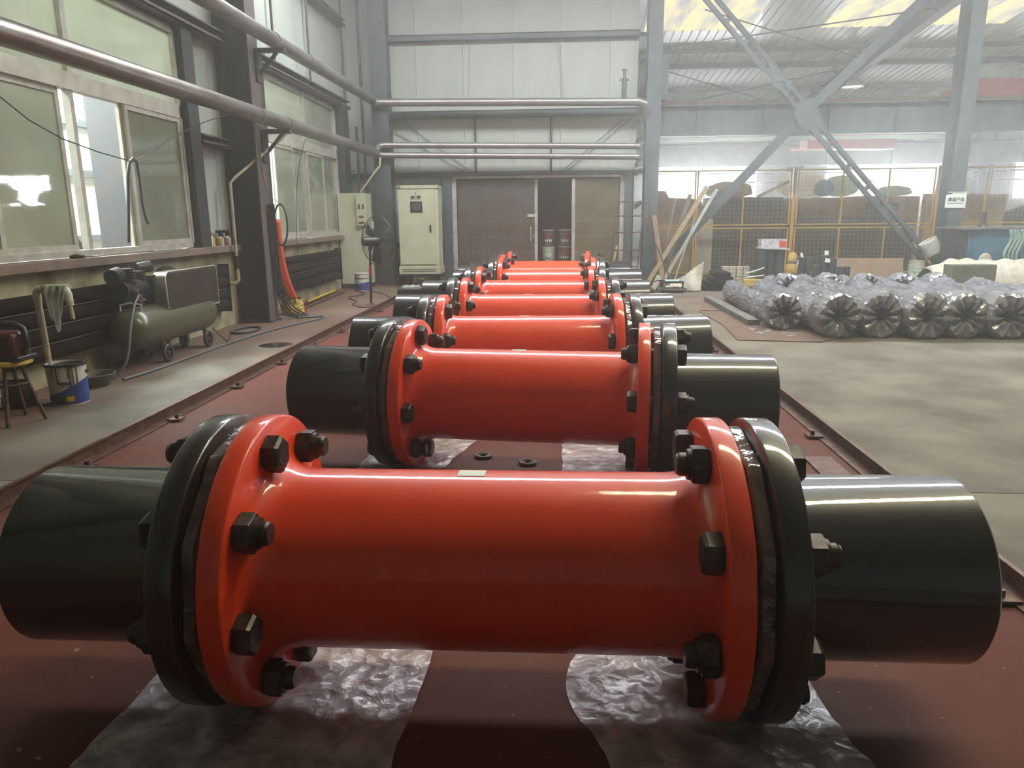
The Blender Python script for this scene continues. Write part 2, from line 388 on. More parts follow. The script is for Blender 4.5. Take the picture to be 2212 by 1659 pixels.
def floor_mat():
    """grey concrete; red primer dust between the rails and along the left wall, brown stain at the back"""
    m = mat('stained_concrete', '7d796f', 0.75, spec=0.25, color2='5c594f', scale=1.6, lo=.36, hi=.66, detail=9, bump=0.06, bscale=12)
    nt = m.node_tree; L = nt.links.new; N = nt.nodes.new; p = nt.nodes['Principled BSDF']
    base = p.inputs['Base Color'].links[0].from_socket
    g = N('ShaderNodeNewGeometry'); s = N('ShaderNodeSeparateXYZ'); L(g.outputs['Position'], s.inputs[0])
    n1 = N('ShaderNodeTexNoise'); n1.inputs['Scale'].default_value = 1.6; n1.inputs['Detail'].default_value = 6; L(g.outputs['Position'], n1.inputs['Vector'])
    n2 = N('ShaderNodeTexNoise'); n2.inputs['Scale'].default_value = 7; n2.inputs['Detail'].default_value = 6; L(g.outputs['Position'], n2.inputs['Vector'])
    def mth(op, a, b=None, c=None):
        q = N('ShaderNodeMath'); q.operation = op
        for i, x in enumerate((a, b, c)):
            if x is None: continue
            if hasattr(x, 'links'): L(x, q.inputs[i])
            else: q.inputs[i].default_value = x
        return q.outputs[0]
    def mrange(v, a, b, c=0.0, d=1.0):
        q = N('ShaderNodeMapRange'); L(v, q.inputs[0]); q.inputs[1].default_value = a; q.inputs[2].default_value = b
        q.inputs[3].default_value = c; q.inputs[4].default_value = d; return q.outputs[0]
    def mixc(f, a, col):
        q = N('ShaderNodeMix'); q.data_type = 'RGBA'; L(f, q.inputs[0]); L(a, q.inputs[6])
        if hasattr(col, 'links'): L(col, q.inputs[7])
        else: q.inputs[7].default_value = lin(col)
        return q.outputs[2]
    X, Y = s.outputs[0], s.outputs[1]
    inner = mth('MULTIPLY', mth('GREATER_THAN', X, -3.02), mth('LESS_THAN', X, 1.86))
    # left strip: dust near the wall and further back
    lx = mth('ADD', mth('MULTIPLY', X, -1.0), mth('MULTIPLY', n1.outputs[0], 0.9))         # -X + noise
    leftw = mth('MULTIPLY', mrange(lx, 4.15, 4.75), mth('LESS_THAN', X, -3.02))
    yy = mth('ADD', Y, mth('MULTIPLY', n1.outputs[0], 2.0))
    back = mth('MULTIPLY', mrange(yy, 8.2, 11.0), mth('LESS_THAN', X, 1.86))
    rb = mth('MULTIPLY', mrange(yy, 8.0, 10.5), mrange(lx, -4.2, -2.6))
    dustc = N('ShaderNodeMix'); dustc.data_type = 'RGBA'; L(n2.outputs[0], dustc.inputs[0])
    dustc.inputs[6].default_value = lin('55261c'); dustc.inputs[7].default_value = lin('693427')
    wear = mrange(n1.outputs[0], 0.3, 0.75, 1.0, 0.90)
    col = mixc(mth('MULTIPLY', leftw, 0.75), base, '6b4a3e')
    col = mixc(mth('MULTIPLY', back, 0.72), col, '6d5246')
    col = mixc(mth('MULTIPLY', rb, 0.45), col, '6a5547')
    col = mixc(mth('MULTIPLY', inner, wear), col, dustc.outputs[2])
    br = mrange(n1.outputs[0], 0.42, 0.68, 0.0, 0.42)
    col = mixc(mth('MULTIPLY', br, mrange(n2.outputs[0], 0.3, 0.7, 0.4, 1.0)), col, '5a4a3f')
    # scattered pale specks and scrapes
    n3 = N('ShaderNodeTexNoise'); n3.inputs['Scale'].default_value = 26; n3.inputs['Detail'].default_value = 3; L(g.outputs['Position'], n3.inputs['Vector'])
    spk = mth('MULTIPLY', mrange(n3.outputs[0], 0.70, 0.74), 0.45)
    col = mixc(spk, col, 'b3aaa0')
    L(col, p.inputs['Base Color'])
    return m
M['floor'] = floor_mat()

# ================================================================== SETTING
XW, YB, YF = -4.75, 17.25, 28.5          # left wall, partition with the door, far wall
# floor slabs (real joints) ---------------------------------------------------
fl = thing('floor', 'stained concrete workshop floor with red primer dust between rails', 'floor', (0, 10, 0), kind='structure')
def slab(x0, x1, y0, y1):
    build(MB().box(x0, x1, y0, y1, -0.12, 0), 'slab', M['floor'], fl, smooth=0)
for (x0, x1) in ((-10, -3.06), (-3.055, 1.895), (1.90, 22)):
    cuts = [-7.5, 3.93, 14.0, 29.5] if x0 != -3.055 else [-7.5, 29.5]
    for a, b in zip(cuts[:-1], cuts[1:]):
        slab(x0, x1, a + 0.004, b - 0.004)
build(MB().box(-10, 22, -7.5, 29.5, -0.2, -0.1201), 'floor_base', M['darksheet'], fl, smooth=0)

# roof -------------------------------------------------------------------------
ce = thing('ceiling', 'light grey ribbed metal roof sheets with translucent strips', 'ceiling', (4, 12, 7), kind='structure')
M['daypanel'] = emit_mat('yellowed_daylight_panel', (1.0, 0.86, 0.45), 1.15, (0.52, 0.52, 0.48), 1.6)
M['daywhite'] = emit_mat('clear_daylight_panel', (0.9, 0.96, 1.0), 6.0)
def sheet_mesh(y0, y1, name, w=0.9):
    mb = MB(); prof = []
    for k in range(4):
        x = k * w / 4
        prof += [(x, 0), (x + 0.085, 0), (x + 0.10, 0.028), (x + 0.125, 0.028), (x + 0.14, 0)]
    prof.append((w, 0))
    n = len(prof)
    vs = []
    for y in (y0, y1):
        for (x, h) in prof: vs.append((x, y, roof_z(y) + h))
    for y in (y0, y1):
        for (x, h) in prof: vs.append((x, y, roof_z(y) + h + 0.012))
    fs = [(i, i + 1, n + i + 1, n + i) for i in range(n - 1)] + [(2 * n + i, 3 * n + i, 3 * n + i + 1, 2 * n + i + 1) for i in range(n - 1)]
    mb.add(vs, fs)
    me = mesh_of(mb, name, 0); return me
rows = [(3.0, 5.55), (6.45, 11.8), (13.4, 18.7), (20.75, 28.9)]
row_me = [sheet_mesh(a, b, 'roof_sheet') for a, b in rows]
day_me = sheet_mesh(18.7, 20.75, 'daylight_sheet'); gap_me = sheet_mesh(18.7, 20.75, 'roof_sheet')
b_me = sheet_mesh(5.55, 6.45, 'roof_sheet')
for me in row_me + [gap_me, b_me]: me.materials.append(M['ceil'])
day_me.materials.append(M['daypanel'])
x = -5.0
while x < 21.5:
    for me in row_me: inst(me, 'roof_sheet', ce, (x - 4, -12, -7))
    lit = (2.1 < x < 4.4) or (6.5 < x < 8.0) or (9.3 < x < 10.6)
    inst(day_me if lit else gap_me, 'daylight_sheet' if lit else 'roof_sheet', ce, (x - 4, -12, -7))
    inst(b_me, 'roof_sheet', ce, (x - 4, -12, -7.0))
    x += 0.9
# strip of clear panels over the bay (12.05-13.15) and the side behind the ridge
build(MB().prism([(-5, 11.8, roof_z(11.8) + .03), (22.2, 11.8, roof_z(11.8) + .03), (22.2, 13.4, roof_z(13.4) + .03), (-5, 13.4, roof_z(13.4) + .03)], (0, 0, .02)), 'daylight_strip', M['panelg'], ce, smooth=0)
build(MB().prism([(-5, -7.5, roof_z(-7.5)), (22.2, -7.5, roof_z(-7.5)), (22.2, 3, roof_z(3)), (-5, 3, roof_z(3))], (0, 0, .02)), 'roof_slope', M['ceil'], ce, smooth=0)
# purlins and roof tie rods seen beyond the column row
tr_ = thing('roof_purlins', 'grey steel purlins and crossing tie rods under the far roof', 'roof steel', (5.5, 22, 5))
for yy, xa, xb in ((22.1, 2.2, 21), (26.0, 2.2, 21)):
    build(MB().bar((xa, yy, roof_z(yy) - 0.06), (xb, yy, roof_z(yy) - 0.06), 0.07, 0.12), 'purlin', M['panelg'], tr_, smooth=0)
build(MB().box(2.9, 8.55, 22.5, 22.62, 5.56, 5.70), 'strut', M['steel'], tr_, smooth=0)
build(MB().box(8.75, 15.0, 22.5, 22.62, 5.56, 5.70), 'strut', M['steel'], tr_, smooth=0)
for a, b in (((2.4, 20.3, 5.62), (8.5, 18.2, 5.95)), ((3.3, 18.2, 6.02), (8.4, 22.4, 5.72)), ((2.9, 22.5, 5.56), (8.4, 27.5, 5.0)), ((3.0, 27.3, 5.05), (8.4, 22.8, 5.6))):
    build(MB().cyl(a, b, 0.016, n=6), 'tie_rod', M['steel'], tr_)
# sloping rafters on the column lines
def rafter(X, label):
    t = thing('roof_rafter', label, 'rafter', (X, 22, 5.0), 'roof rafters')
    def zb(Y): return 5.14 + (25.96 - Y) * 0.1048
    mb = MB(); y0, y1 = 12.0, 28.4
    mb.bar((X, y0, zb(y0) + .0), (X, y1, zb(y1)), 0.24, 0.02)
    build(mb, 'bottom_flange', M['steelb'], t, smooth=0)
    build(MB().bar((X, y0, zb(y0) + .2), (X, y1, zb(y1) + .2), 0.012, 0.4), 'web', M['steel'], t, smooth=0)
    build(MB().bar((X, y0, zb(y0) + .41), (X, y1, zb(y1) + .41), 0.24, 0.02), 'top_flange', M['steel'], t, smooth=0)
    for Y in (18.6, 20.4, 22.4, 24.2, 26.2):
        build(MB().box(X - .16, X - .11, Y - .03, Y + .03, zb(Y) + .05, zb(Y) + .40), 'stiffener', M['steel'], t, smooth=0)
        build(MB().box(X - .36, X - .1, Y - .03, Y + .03, zb(Y) + .30, zb(Y) + .38), 'cleat', M['steel'], t, smooth=0)
rafter(8.65, 'grey roof rafter sloping above the lit bell lamp')
rafter(15.2, 'grey roof rafter at the far right edge of the roof')

# left wall: plaster dado, sandwich panels above, two window openings ----------
wl = thing('wall_left', 'left wall of cream panels over stained plaster with two sliding windows', 'wall', (XW, 8, 0), kind='structure')
def lw(y0, y1, z0, z1, name='panel', m=None, t=0.06):
    build(MB().box(XW - t, XW, y0, y1, z0, z1), name, m or M['panel'], wl, smooth=0)
TOPZ = 8.2
lw(-7.5, YB, 0, 1.08, 'plaster_dado', M['plaster'], 0.2)
W1 = (3.0, 9.40); W2 = (12.05, 16.05); WZ = (1.14, 3.80)
def panel_run(y0, y1, z0, z1f, step=0.95):
    y = y0
    while y < y1 - 0.02:
        e = min(y + step, y1)
        lw(y + .004, e - .004, z0, z1f((y + e) / 2)); y = e
panel_run(-7.5, W1[0], 1.08, lambda y: roof_z(y))
panel_run(W1[0], W1[1], WZ[1], lambda y: roof_z(y))
panel_run(W1[1], W2[0], 1.08, lambda y: roof_z(y))
panel_run(W2[0], W2[1], WZ[1], lambda y: roof_z(y))
panel_run(W2[1], 17.3, 1.08, lambda y: roof_z(y))
# next room behind the windows
nr = thing('wall_next_room', 'pale ribbed wall of the neighbouring bay seen through the open window', 'wall', (-9.4, 9, 0), kind='structure')
for k in range(20):
    build(MB().box(-9.46, -9.4, -1 + k * .95 + .004, -1 + (k + 1) * .95 - .004, 0, 6.5), 'panel', M['panelb'], nr, smooth=0)
for z in (1.1, 2.35, 3.3):
    build(MB().box(-9.4, -9.28, -1, 18, z, z + .13), 'girt', M['steel'], nr, smooth=0)
build(MB().box(-9.46, -4.82, -1.0, -.94, 0, 6.5), 'end_panel', M['panelb'], nr, smooth=0)
build(MB().box(-9.46, -4.82, 18, 18.06, 0, 6.5), 'end_panel', M['panelb'], nr, smooth=0)
build(MB().box(-9.46, -4.82, -1, 18, 6.5, 6.56), 'roof_panel', M['panelg'], nr, smooth=0)
def next_col(Y, label):
    t = thing('steel_column', label, 'column', (-6.2, Y, 0))
    build(MB().box(-6.29, -5.75, Y - .17, Y - .155, 0, 6.4), 'flange', M['steeld'], t, smooth=0)
    build(MB().box(-6.29, -5.75, Y + .155, Y + .17, 0, 6.4), 'flange', M['steel'], t, smooth=0)
    build(MB().box(-6.03, -6.01, Y - .155, Y + .155, 0, 6.4), 'web', M['steeld'], t, smooth=0)
    build(MB().bar((-6.2, Y + .3, .1), (-6.2, Y - 1.6, 1.9), .1, .1), 'brace', M['steeld'], t, smooth=0)
next_col(10.1, 'grey steel column seen through the open gap of the near window')
next_col(16.6, 'grey steel column seen through the far window')

# sliding windows -----------------------------------------------------------------
def sash(par, y0, y1, z0, z1, x, fw=0.055):
    f = MB()
    f.box(x - .02, x + .02, y0, y1, z0, z0 + fw).box(x - .02, x + .02, y0, y1, z1 - fw, z1)
    f.box(x - .02, x + .02, y0, y0 + fw, z0 + fw, z1 - fw).box(x - .02, x + .02, y1 - fw, y1, z0 + fw, z1 - fw)
    s = build(f, 'sash', M['alu'], par, smooth=0)
    build(MB().box(x - .003, x + .003, y0 + fw, y1 - fw, z0 + fw, z1 - fw), 'pane', M['glass'], s, smooth=0)
def sliding_window(name, label, y0, y1, mull, sashes):
    t = thing(name, label, 'window', (XW, (y0 + y1) / 2, WZ[0]), kind='structure')
    z0, zt, z1 = WZ[0] + .02, 2.74, WZ[1] - .02
    fr = MB(); a, b = XW - .05, XW + .05
    fr.box(a, b, y0, y1, z0, z0 + .06).box(a, b, y0, y1, z1 - .05, z1).box(a, b, y0, y0 + .05, z0, z1).box(a, b, y1 - .05, y1, z0, z1)
    fr.box(a, b, y0, y1, zt, zt + .16)
    for m in mull: fr.box(a, b, m - .035, m + .035, zt + .16, z1)
    build(fr, 'frame', M['alu'], t, smooth=0)
    ys = [y0 + .05] + sum([[m - .035, m + .035] for m in mull], []) + [y1 - .05]
    for i in range(0, len(ys), 2):
        build(MB().box(XW - .003, XW + .003, ys[i], ys[i + 1], zt + .16, z1 - .05), 'pane', M['glass'], t, smooth=0)
    for (ya, yb, off) in sashes: sash(t, ya, yb, z0 + .06, zt, XW + off)
    for m in mull: build(MB().box(XW - .045, XW + .03, m - .03, m + .03, z0 + .06, zt), 'mullion', M['alu'], t, smooth=0)
sliding_window('window_1', 'near sliding aluminium window with one sash pushed open', W1[0], W1[1], (5.05, 7.27), ((3.05, 4.1, -.02), (4.1, 5.02, .02), (5.08, 6.1, .02), (6.05, 7.12, -.02), (8.15, 9.35, .02), (8.1, 9.32, -.02)))
sliding_window('window_2', 'far sliding aluminium window behind the coiled hose', W2[0], W2[1], (14.05,), ((12.45, 13.35, .02), (13.3, 14.02, -.02), (14.08, 15.1, .02), (15.05, 16.0, -.02)))
# sills
tag(build(MB().box(XW - .03, -4.61, 2.5, 10.58, 1.06, 1.15), 'trim_1', M['sill'], smooth=0, bevel=.008), 'dusty brown sill ledge under the near window', 'sill', kind='structure')
tag(build(MB().box(XW - .03, -4.61, 11.0, 16.1, 1.06, 1.15), 'trim_2', M['sill'], smooth=0, bevel=.008), 'dusty brown sill ledge under the far window', 'sill', kind='structure')
# wall steel: window posts and girts
wp = thing('wall_girts', 'dark steel window posts and horizontal girts on the left wall', 'wall steel', (XW + .05, 9, 1))
for (y0, y1, z0, z1, x1) in ((9.42, 9.70, 1.15, 3.86, -4.62), (16.1, 16.5, 0, 3.86, -4.55), (11.72, 12.0, 1.15, 3.86, -4.62)):
    build(MB().box(XW, x1, y0, y1, z0, z1), 'post', M['steeld'], wp, smooth=0)
for (y0, y1, z0, z1, x1) in ((2.5, 10.6, 3.84, 4.0, -4.56), (10.95, 16.8, 3.84, 4.0, -4.56), (9.70, 10.6, 2.47, 2.60, -4.60), (2.5, 10.6, 5.52, 5.66, -4.58), (10.95, 16.8, 5.52, 5.66, -4.58), (16.5, 16.85, 2.4, 2.55, -4.58)):
    mb = MB().box(XW, x1, y0, y1, z0, z0 + .02).box(XW, x1, y0, y1, z1 - .02, z1).box(XW, XW + .02, y0, y1, z0, z1).box(x1 - .012, x1, y0, y1, z0, z0 + .05)
    build(mb, 'girt', M['steelb'], wp, smooth=0)
for y, z0, z1 in ((12.65, 3.95, 8), (14.45, 3.95, 8), (16.72, 1.2, 8)):
    build(MB().cyl((-4.66, y, z0), (-4.66, y, min(z1, roof_z(y) - .05)), .022, n=8), 'sag_rod', M['steeld'], wp)
# corner stuff: dark conduit pipes
for (x, y) in ((-4.5, 16.95), (-4.36, 17.0)):
    tag(build(MB().cyl((x, y, 0), (x, y, 6.3 if x > -4.4 else 3.5), .03, n=8), 'conduit_pipe', M['steeld']), 'dark vertical conduit behind the cabinet, %s' % ('nearer the corner column' if x > -4.4 else 'nearer the left wall'), 'pipe')

# H-section columns -----------------------------------------------------------------
def hcol(name, label, x0, x1, y0, y1, z1, flange='X', m1=None, m2=None):
    """flange='X': flanges lie in planes of constant X"""
    t = thing(name, label, 'column', ((x0 + x1) / 2, (y0 + y1) / 2, 0)); m1 = m1 or M['steel']; m2 = m2 or M['steel']; k = .02
    if flange == 'X':
        build(MB().box(x1 - k, x1, y0, y1, 0, z1), 'flange', m1, t, smooth=0)
        build(MB().box(x0, x0 + k, y0, y1, 0, z1), 'flange', m2, t, smooth=0)
        yc = (y0 + y1) / 2; build(MB().box(x0 + k, x1 - k, yc - .008, yc + .008, 0, z1), 'web', m2, t, smooth=0)
    else:
        build(MB().box(x0, x1, y0, y0 + k, 0, z1), 'flange', m1, t, smooth=0)
        build(MB().box(x0, x1, y1 - k, y1, 0, z1), 'flange', m2, t, smooth=0)
        xc = (x0 + x1) / 2; build(MB().box(xc - .008, xc + .008, y0 + k, y1 - k, 0, z1), 'web', m2, t, smooth=0)
    build(MB().box(x0 - .03, x1 + .03, y0 - .03, y1 + .03, 0.0, .025), 'base_plate', m2, t, smooth=0)
    return t
c1 = hcol('steel_column', 'dark steel column between the two left windows with hoses hung on it', -4.76, -4.27, 10.60, 10.95, 7.1, 'X', M['steelb'], M['steeld'])
hcol('steel_column', 'steel column in the corner between left wall and partition', -4.10, -3.73, 16.80, 17.20, 6.45, 'Y', M['steel'], M['steel'])
c2 = hcol('steel_column', 'tall grey column at the right end of the partition with the door', 1.90, 2.20, 16.80, 17.25, 6.45, 'Y', M['steel'], M['steel'])
build(MB().box(2.2, 2.36, 17.0, 17.25, 3.95, 4.85), 'bracket', M['steel'], c2, smooth=0)
c3 = hcol('steel_column', 'tall grey column carrying the white sign', 8.50, 8.80, 16.95, 17.45, 6.4, 'Y', M['steel'], M['steel'])

# partition with the double door ---------------------------------------------------
wb = thing('wall_back', 'cream panel partition above the steel double door', 'wall', (-1.4, YB, 0), kind='structure')
def wbx(x0, x1, z0, z1, m=None, name='panel', y0=YB, t=.06):
    build(MB().box(x0, x1, y0, y0 + t, z0, z1), name, m or M['panel'], wb, smooth=0)
px_edges = [-4.75, -3.86, -3.17, -2.11, -1.0, .05, 1.12, 1.74]
for a, b in zip(px_edges[:-1], px_edges[1:]):
    wbx(a + .003, b - .003, 2.47, 6.5)
for a, b in ((-4.75, -3.86), (-3.86, -2.9), (-2.9, -2.42)):
    wbx(a + .003, b - .003, .95, 2.465, M['panelg'])
wbx(-4.75, -2.42, 0, .95, M['plaster'], 'dado')
gb = thing('partition_girts', 'grey horizontal steel girts and thin rods across the partition', 'wall steel', (-1.2, YB - .06, 2.4))
for (x0, x1, z0, z1, d) in ((-3.75, 1.74, 5.26, 5.40, .14), (-3.75, 1.74, 3.66, 3.82, .16), (-4.75, 1.9, 2.42, 2.50, .12), (-2.9, -2.46, .78, .95, .12)):
    mb = MB().box(x0, x1, YB - d, YB, z1 - .02, z1).box(x0, x1, YB - d, YB, z0, z0 + .02).box(x0, x1, YB - d, YB - d + .012, z0, z1)
    build(mb, 'girt', M['steel'], gb, smooth=0)
for x in (-1.86, -.16):
    build(MB().cyl((x, YB - .05, 2.48), (x, YB - .05, 3.68), .022, n=8), 'rod', M['steeld'], gb)
for (xa, za, xb, zb_) in ((-3.7, 3.4, -2.1, 2.5), (-3.5, 3.62, -1.95, 2.5), (1.45, 3.6, .08, 2.5), (1.6, 3.6, .2, 2.5)):
    build(MB().cyl((xa, YB - .04, za), (xb, YB - .04, zb_), .008, n=6), 'brace_rod', M['steel'], gb)
for (xa, za, xb, zb_) in ((-1.95, 5.3, -2.0, 4.0), (-.05, 5.3, .1, 4.0), (-.02, 5.3, .16, 4.0)):
    build(MB().cyl((xa, YB - .03, za), (xb, YB - .03, zb_), .005, n=6), 'wire', M['panelg'], gb)
for x, y in ((-2.42, 0),):
    build(MB().box(-2.62, -2.42, YB - .14, YB, 0, 2.45), 'post', M['steel'], gb, smooth=0)
build(MB().box(1.50, 1.66, YB - .14, YB, 0, 2.45), 'post', M['steel'], gb, smooth=0)
# short girt ends seen edge on beside the column
for z in (1.7, 2.42, 2.6, 3.1, 3.5, 4.75, 5.3):
    build(MB().bar((1.74, YB - .12, z), (1.90, YB + .30, z + .10), .05, .09), 'girt_end', M['steel'], gb, smooth=0)
# door frame and leaves
d1 = thing('door_1', 'double steel door of stained sheet metal, right leaf ajar', 'door', (-.45, YB, 0), kind='structure')
mb = MB().box(-2.42, -2.32, YB - .1, YB + .06, 0, 2.44).box(1.40, 1.50, YB - .1, YB + .06, 0, 2.44).box(-2.42, 1.5, YB - .1, YB + .06, 2.36, 2.46)
build(mb, 'door_frame', M['frame'], d1, smooth=0, bevel=.006)
def leaf(x0, x1, m, y, rotz, hinge, name='door_leaf', furn=True):
    L_ = thing(name, None, None, (hinge, y, 0)); L_.parent = d1; L_.location = Vector((hinge, y, 0)) - PLOC['door_1']
    w = x1 - x0; s = 1 if hinge == x0 else -1
    sh = MB().box(0 if s > 0 else -w, w if s > 0 else 0, -.02, .02, .06, 2.31)
    e = build(sh, 'door_sheet', m, None, smooth=0, local=True); e.parent = L_
    for z in (.75, 1.1, 1.42, 2.26, .1):
        q = MB().box(.03 * s, (w - .03) * s, -.028, -.02, z, z + .004)
    st = MB().box((w - .07) * s if s > 0 else -w, w if s > 0 else -(w - .07), -.045, .03, .05, 2.33)
    e = build(st, 'edge_strip', M['frame'], None, smooth=0, local=True); e.parent = L_
    if furn:
     h = MB().tube([((w - .16) * s, -.03, .95), ((w - .16) * s, -.09, .97), ((w - .16) * s, -.09, 1.25), ((w - .16) * s, -.03, 1.27)], .012, 8)
     e = build(h, 'handle', M['alu'], None, local=True); e.parent = L_
     b = MB().box(min((w - .24) * s, (w - .03) * s), max((w - .24) * s, (w - .03) * s), -.05, -.02, 1.50, 1.56)
     e = build(b, 'bolt_latch', M['alu'], None, smooth=0, local=True); e.parent = L_
    r = MB()
    for k in range(14):
        for z in (.7, 1.06, 1.40):
            r.obox(((.08 + k * (w - .2) / 13) * s, -.024, z), (.018, .012, .018))
    for k in range(12): r.obox(((w - .1) * s, -.024, .12 + k * .19), (.018, .012, .018))
    e = build(r, 'rivets', M['frame'], None, smooth=0, local=True); e.parent = L_
    e['kind'] = 'stuff'
    L_.rotation_euler = (0, 0, rotz)
    return L_
leaf(-2.30, -.46, M['doorm'], YB - .02, 0, -2.30)
leaf(.30, 1.40, M['doorm2'], YB - .02, radians(8), 1.40, furn=False)
# dark booth behind the door
wbo = thing('wall_booth', 'dark green inner walls of the booth behind the door', 'wall', (-.4, 19.6, 0), kind='structure')
build(MB().box(-4.75, 1.72, 19.6, 19.66, 0, 2.6), 'panel', M['booth'], wbo, smooth=0)
build(MB().box(1.66, 1.72, YB + .06, 19.6, 0, 2.6), 'panel', M['booth'], wbo, smooth=0)
build(MB().box(-4.81, -4.75, YB + .06, 19.6, 0, 2.6), 'panel', M['booth'], wbo, smooth=0)
build(MB().box(-4.75, 1.72, YB + .06, 19.66, 2.6, 2.66), 'panel', M['booth'], wbo, smooth=0)
build(MB().box(-4.75, 1.72, YB + .07, YB + .13, 2.46, 2.6), 'panel', M['booth'], wbo, smooth=0)

# far wall of the hall -----------------------------------------------------------------
wf = thing('wall_far', 'cream far wall of the hall with overexposed strip windows', 'wall', (9, YF, 0), kind='structure')
wins = ((3.30, 7.35), (9.75, 14.0), (16.4, 20.4))
def wfx(x0, x1, z0, z1, m=None):
    build(MB().box(x0, x1, YF, YF + .06, z0, z1), 'panel', m or M['panel'], wf, smooth=0)
x = -4.81
edges = [-4.81, 1.7, 3.30, 7.35, 8.55, 9.75, 14.0, 15.2, 16.4, 20.4, 22.2]
for a, b in zip(edges[:-1], edges[1:]):
    if (a, b) in wins:
        wfx(a, b, 0, 1.95); n = 4
        for k in range(n): wfx(a + (b - a) * k / n + .004, a + (b - a) * (k + 1) / n - .004, 3.35, 5.42)
    else: wfx(a + .004, b - .004, 0, 5.42)
for i, (a, b) in enumerate(wins):
    t = thing('window_%d' % (i + 3), 'bright overexposed strip window in the far wall, %s' % ('left of the three', 'middle of the three', 'right of the three')[i], 'window', ((a + b) / 2, YF, 1.95), kind='structure')
    fr = MB().box(a, b, YF - .03, YF + .06, 1.95, 2.0).box(a, b, YF - .03, YF + .06, 3.30, 3.35).box(a, a + .05, YF - .03, YF + .06, 2, 3.3).box(b - .05, b, YF - .03, YF + .06, 2, 3.3)
    build(fr, 'frame', M['alu'], t, smooth=0)
    for k in range(1, 4): build(MB().box(a + (b - a) * k / 4 - .02, a + (b - a) * k / 4 + .02, YF, YF + .04, 2, 3.3), 'mullion', M['alu'], t, smooth=0)
    for k in range(4): build(MB().box(a + (b - a) * k / 4 + .02, a + (b - a) * (k + 1) / 4 - .02, YF + .018, YF + .024, 2, 3.3), 'pane', M['clear'], t, smooth=0)
gf = thing('far_wall_girts', 'pale horizontal steel rails in front of the far windows', 'wall steel', (9, YF - .1, 2.5))
for z in (2.66, 2.98):
    build(MB().cyl((2.3, YF - .25, z), (21, YF - .25, z), .035, n=8), 'rail', M['panelg'], gf)
for zz in (2.15, 3.75):
    build(MB().box(1.8, 22, YF - .14, YF, zz + 1.9, zz + 2.04), 'girt', M['panelg'], gf, smooth=0)
for X, lab in ((8.55, 'grey column on the far wall behind the fence post'), (15.1, 'grey column on the far wall behind the yellow hoist')):
    hcol('steel_column', lab, X - .22, X + .22, 27.8, 28.3, 5.2, 'Y')

# right and rear walls (outside the frame) closing the hall
tag(build(MB().box(22.0, 22.2, -7.5, 28.5, 0, 8.4), 'wall_right', M['panelg'], smooth=0), 'plain grey panel wall closing the hall on the right', 'wall', kind='structure')
tag(build(MB().box(-4.8, 22.2, -7.7, -7.5, 0, 8.4), 'wall_rear', M['panelg'], smooth=0), 'plain grey panel wall closing the hall behind the viewer', 'wall', kind='structure')

# crane girders ---------------------------------------------------------------------------
def girder(Y, z0, z1, x0, x1, label, st):
    t = thing('crane_girder', label, 'girder', ((x0 + x1) / 2, Y, z0), 'crane runway girders')
    build(MB().box(x0, x1, Y - .14, Y + .14, z0, z0 + .02), 'bottom_flange', M['steel'], t, smooth=0)
    build(MB().box(x0, x1, Y - .14, Y + .14, z1 - .02, z1), 'top_flange', M['steel'], t, smooth=0)
    build(MB().box(x0, x1, Y - .006, Y + .006, z0 + .02, z1 - .02), 'web', M['steel'], t, smooth=0)
    build(MB().box(x0, x1, Y - .05, Y + .05, z1, z1 + .09), 'crane_rail', M['rust'], t, smooth=0)
    x = x0 + .9
    while x < x1:
        build(MB().box(x, x + .012, Y - .12, Y - .006, z0 + .02, z1 - .02), 'stiffener', M['steel'], t, smooth=0); x += st
girder(17.62, 3.24, 3.90, 2.2, 21.9, 'near grey crane girder behind the cross brace', 1.45)
girder(27.2, 3.16, 3.86, 1.8, 21.9, 'far grey crane girder just above the bright windows', 2.2)
tag(build(MB().box(2.25, 8.6, 17.5, 17.56, 3.12, 3.2), 'cable_rail', M['panel'], smooth=0), 'pale cable rail under the near crane girder', 'rail')
# red bridge crane pieces
tag(build(MB().obox((8.6, 23.4, 3.62), (2.7, .5, .5), Matrix.Rotation(radians(8), 3, 'Z')).box(7.2, 9.9, 23.9, 24.2, 3.42, 3.5), 'crane_beam', M['craner'], smooth=0), 'faded red crane end carriage between the two girders', 'crane beam')
tag(build(MB().box(10.3, 14.5, 19.9, 20.5, 4.28, 4.72).box(9.7, 10.3, 20.0, 20.4, 4.28, 4.5), 'crane_bridge', M['craner'], smooth=0, bevel=.01), 'faded red crane bridge beam at the right edge above the girder', 'crane beam')

# cross bracing between the two tall columns
cb = thing('cross_brace', 'large grey steel X brace between the two tall columns', 'brace', (5.3, 16.95, 0))
def flat(p0, p1, w, m, name='brace_bar'):
    p0, p1 = Vector(p0), Vector(p1); d = (p1 - p0).normalized(); nrm = Vector((-d.z, 0, d.x))
    build(MB().bar(p0, p1, .02, w, nrm), name, m, cb, smooth=0)
    build(MB().bar(p0 + nrm * (w / 2 - .01) + Vector((0, .05, 0)), p1 + nrm * (w / 2 - .01) + Vector((0, .05, 0)), .08, .02, nrm), 'brace_lip', m, cb, smooth=0)
def chan(p0, p1, g, m, name='brace_bar'):
    p0, p1 = Vector(p0), Vector(p1); d = (p1 - p0).normalized(); nrm = Vector((-d.z, 0, d.x))
    for s in (-1, 1):
        mb = MB().bar(p0 + nrm * s * g / 2, p1 + nrm * s * g / 2, .10, .085, nrm)
        build(mb, name, m, cb, smooth=0)
    L_ = (p1 - p0).length; n = int(L_ / .55)
    for k in range(1, n): 
        c = p0 + d * (k * L_ / n)
        build(MB().bar(c - nrm * g / 2, c + nrm * g / 2, .02, .10, d), 'batten', m, cb, smooth=0)
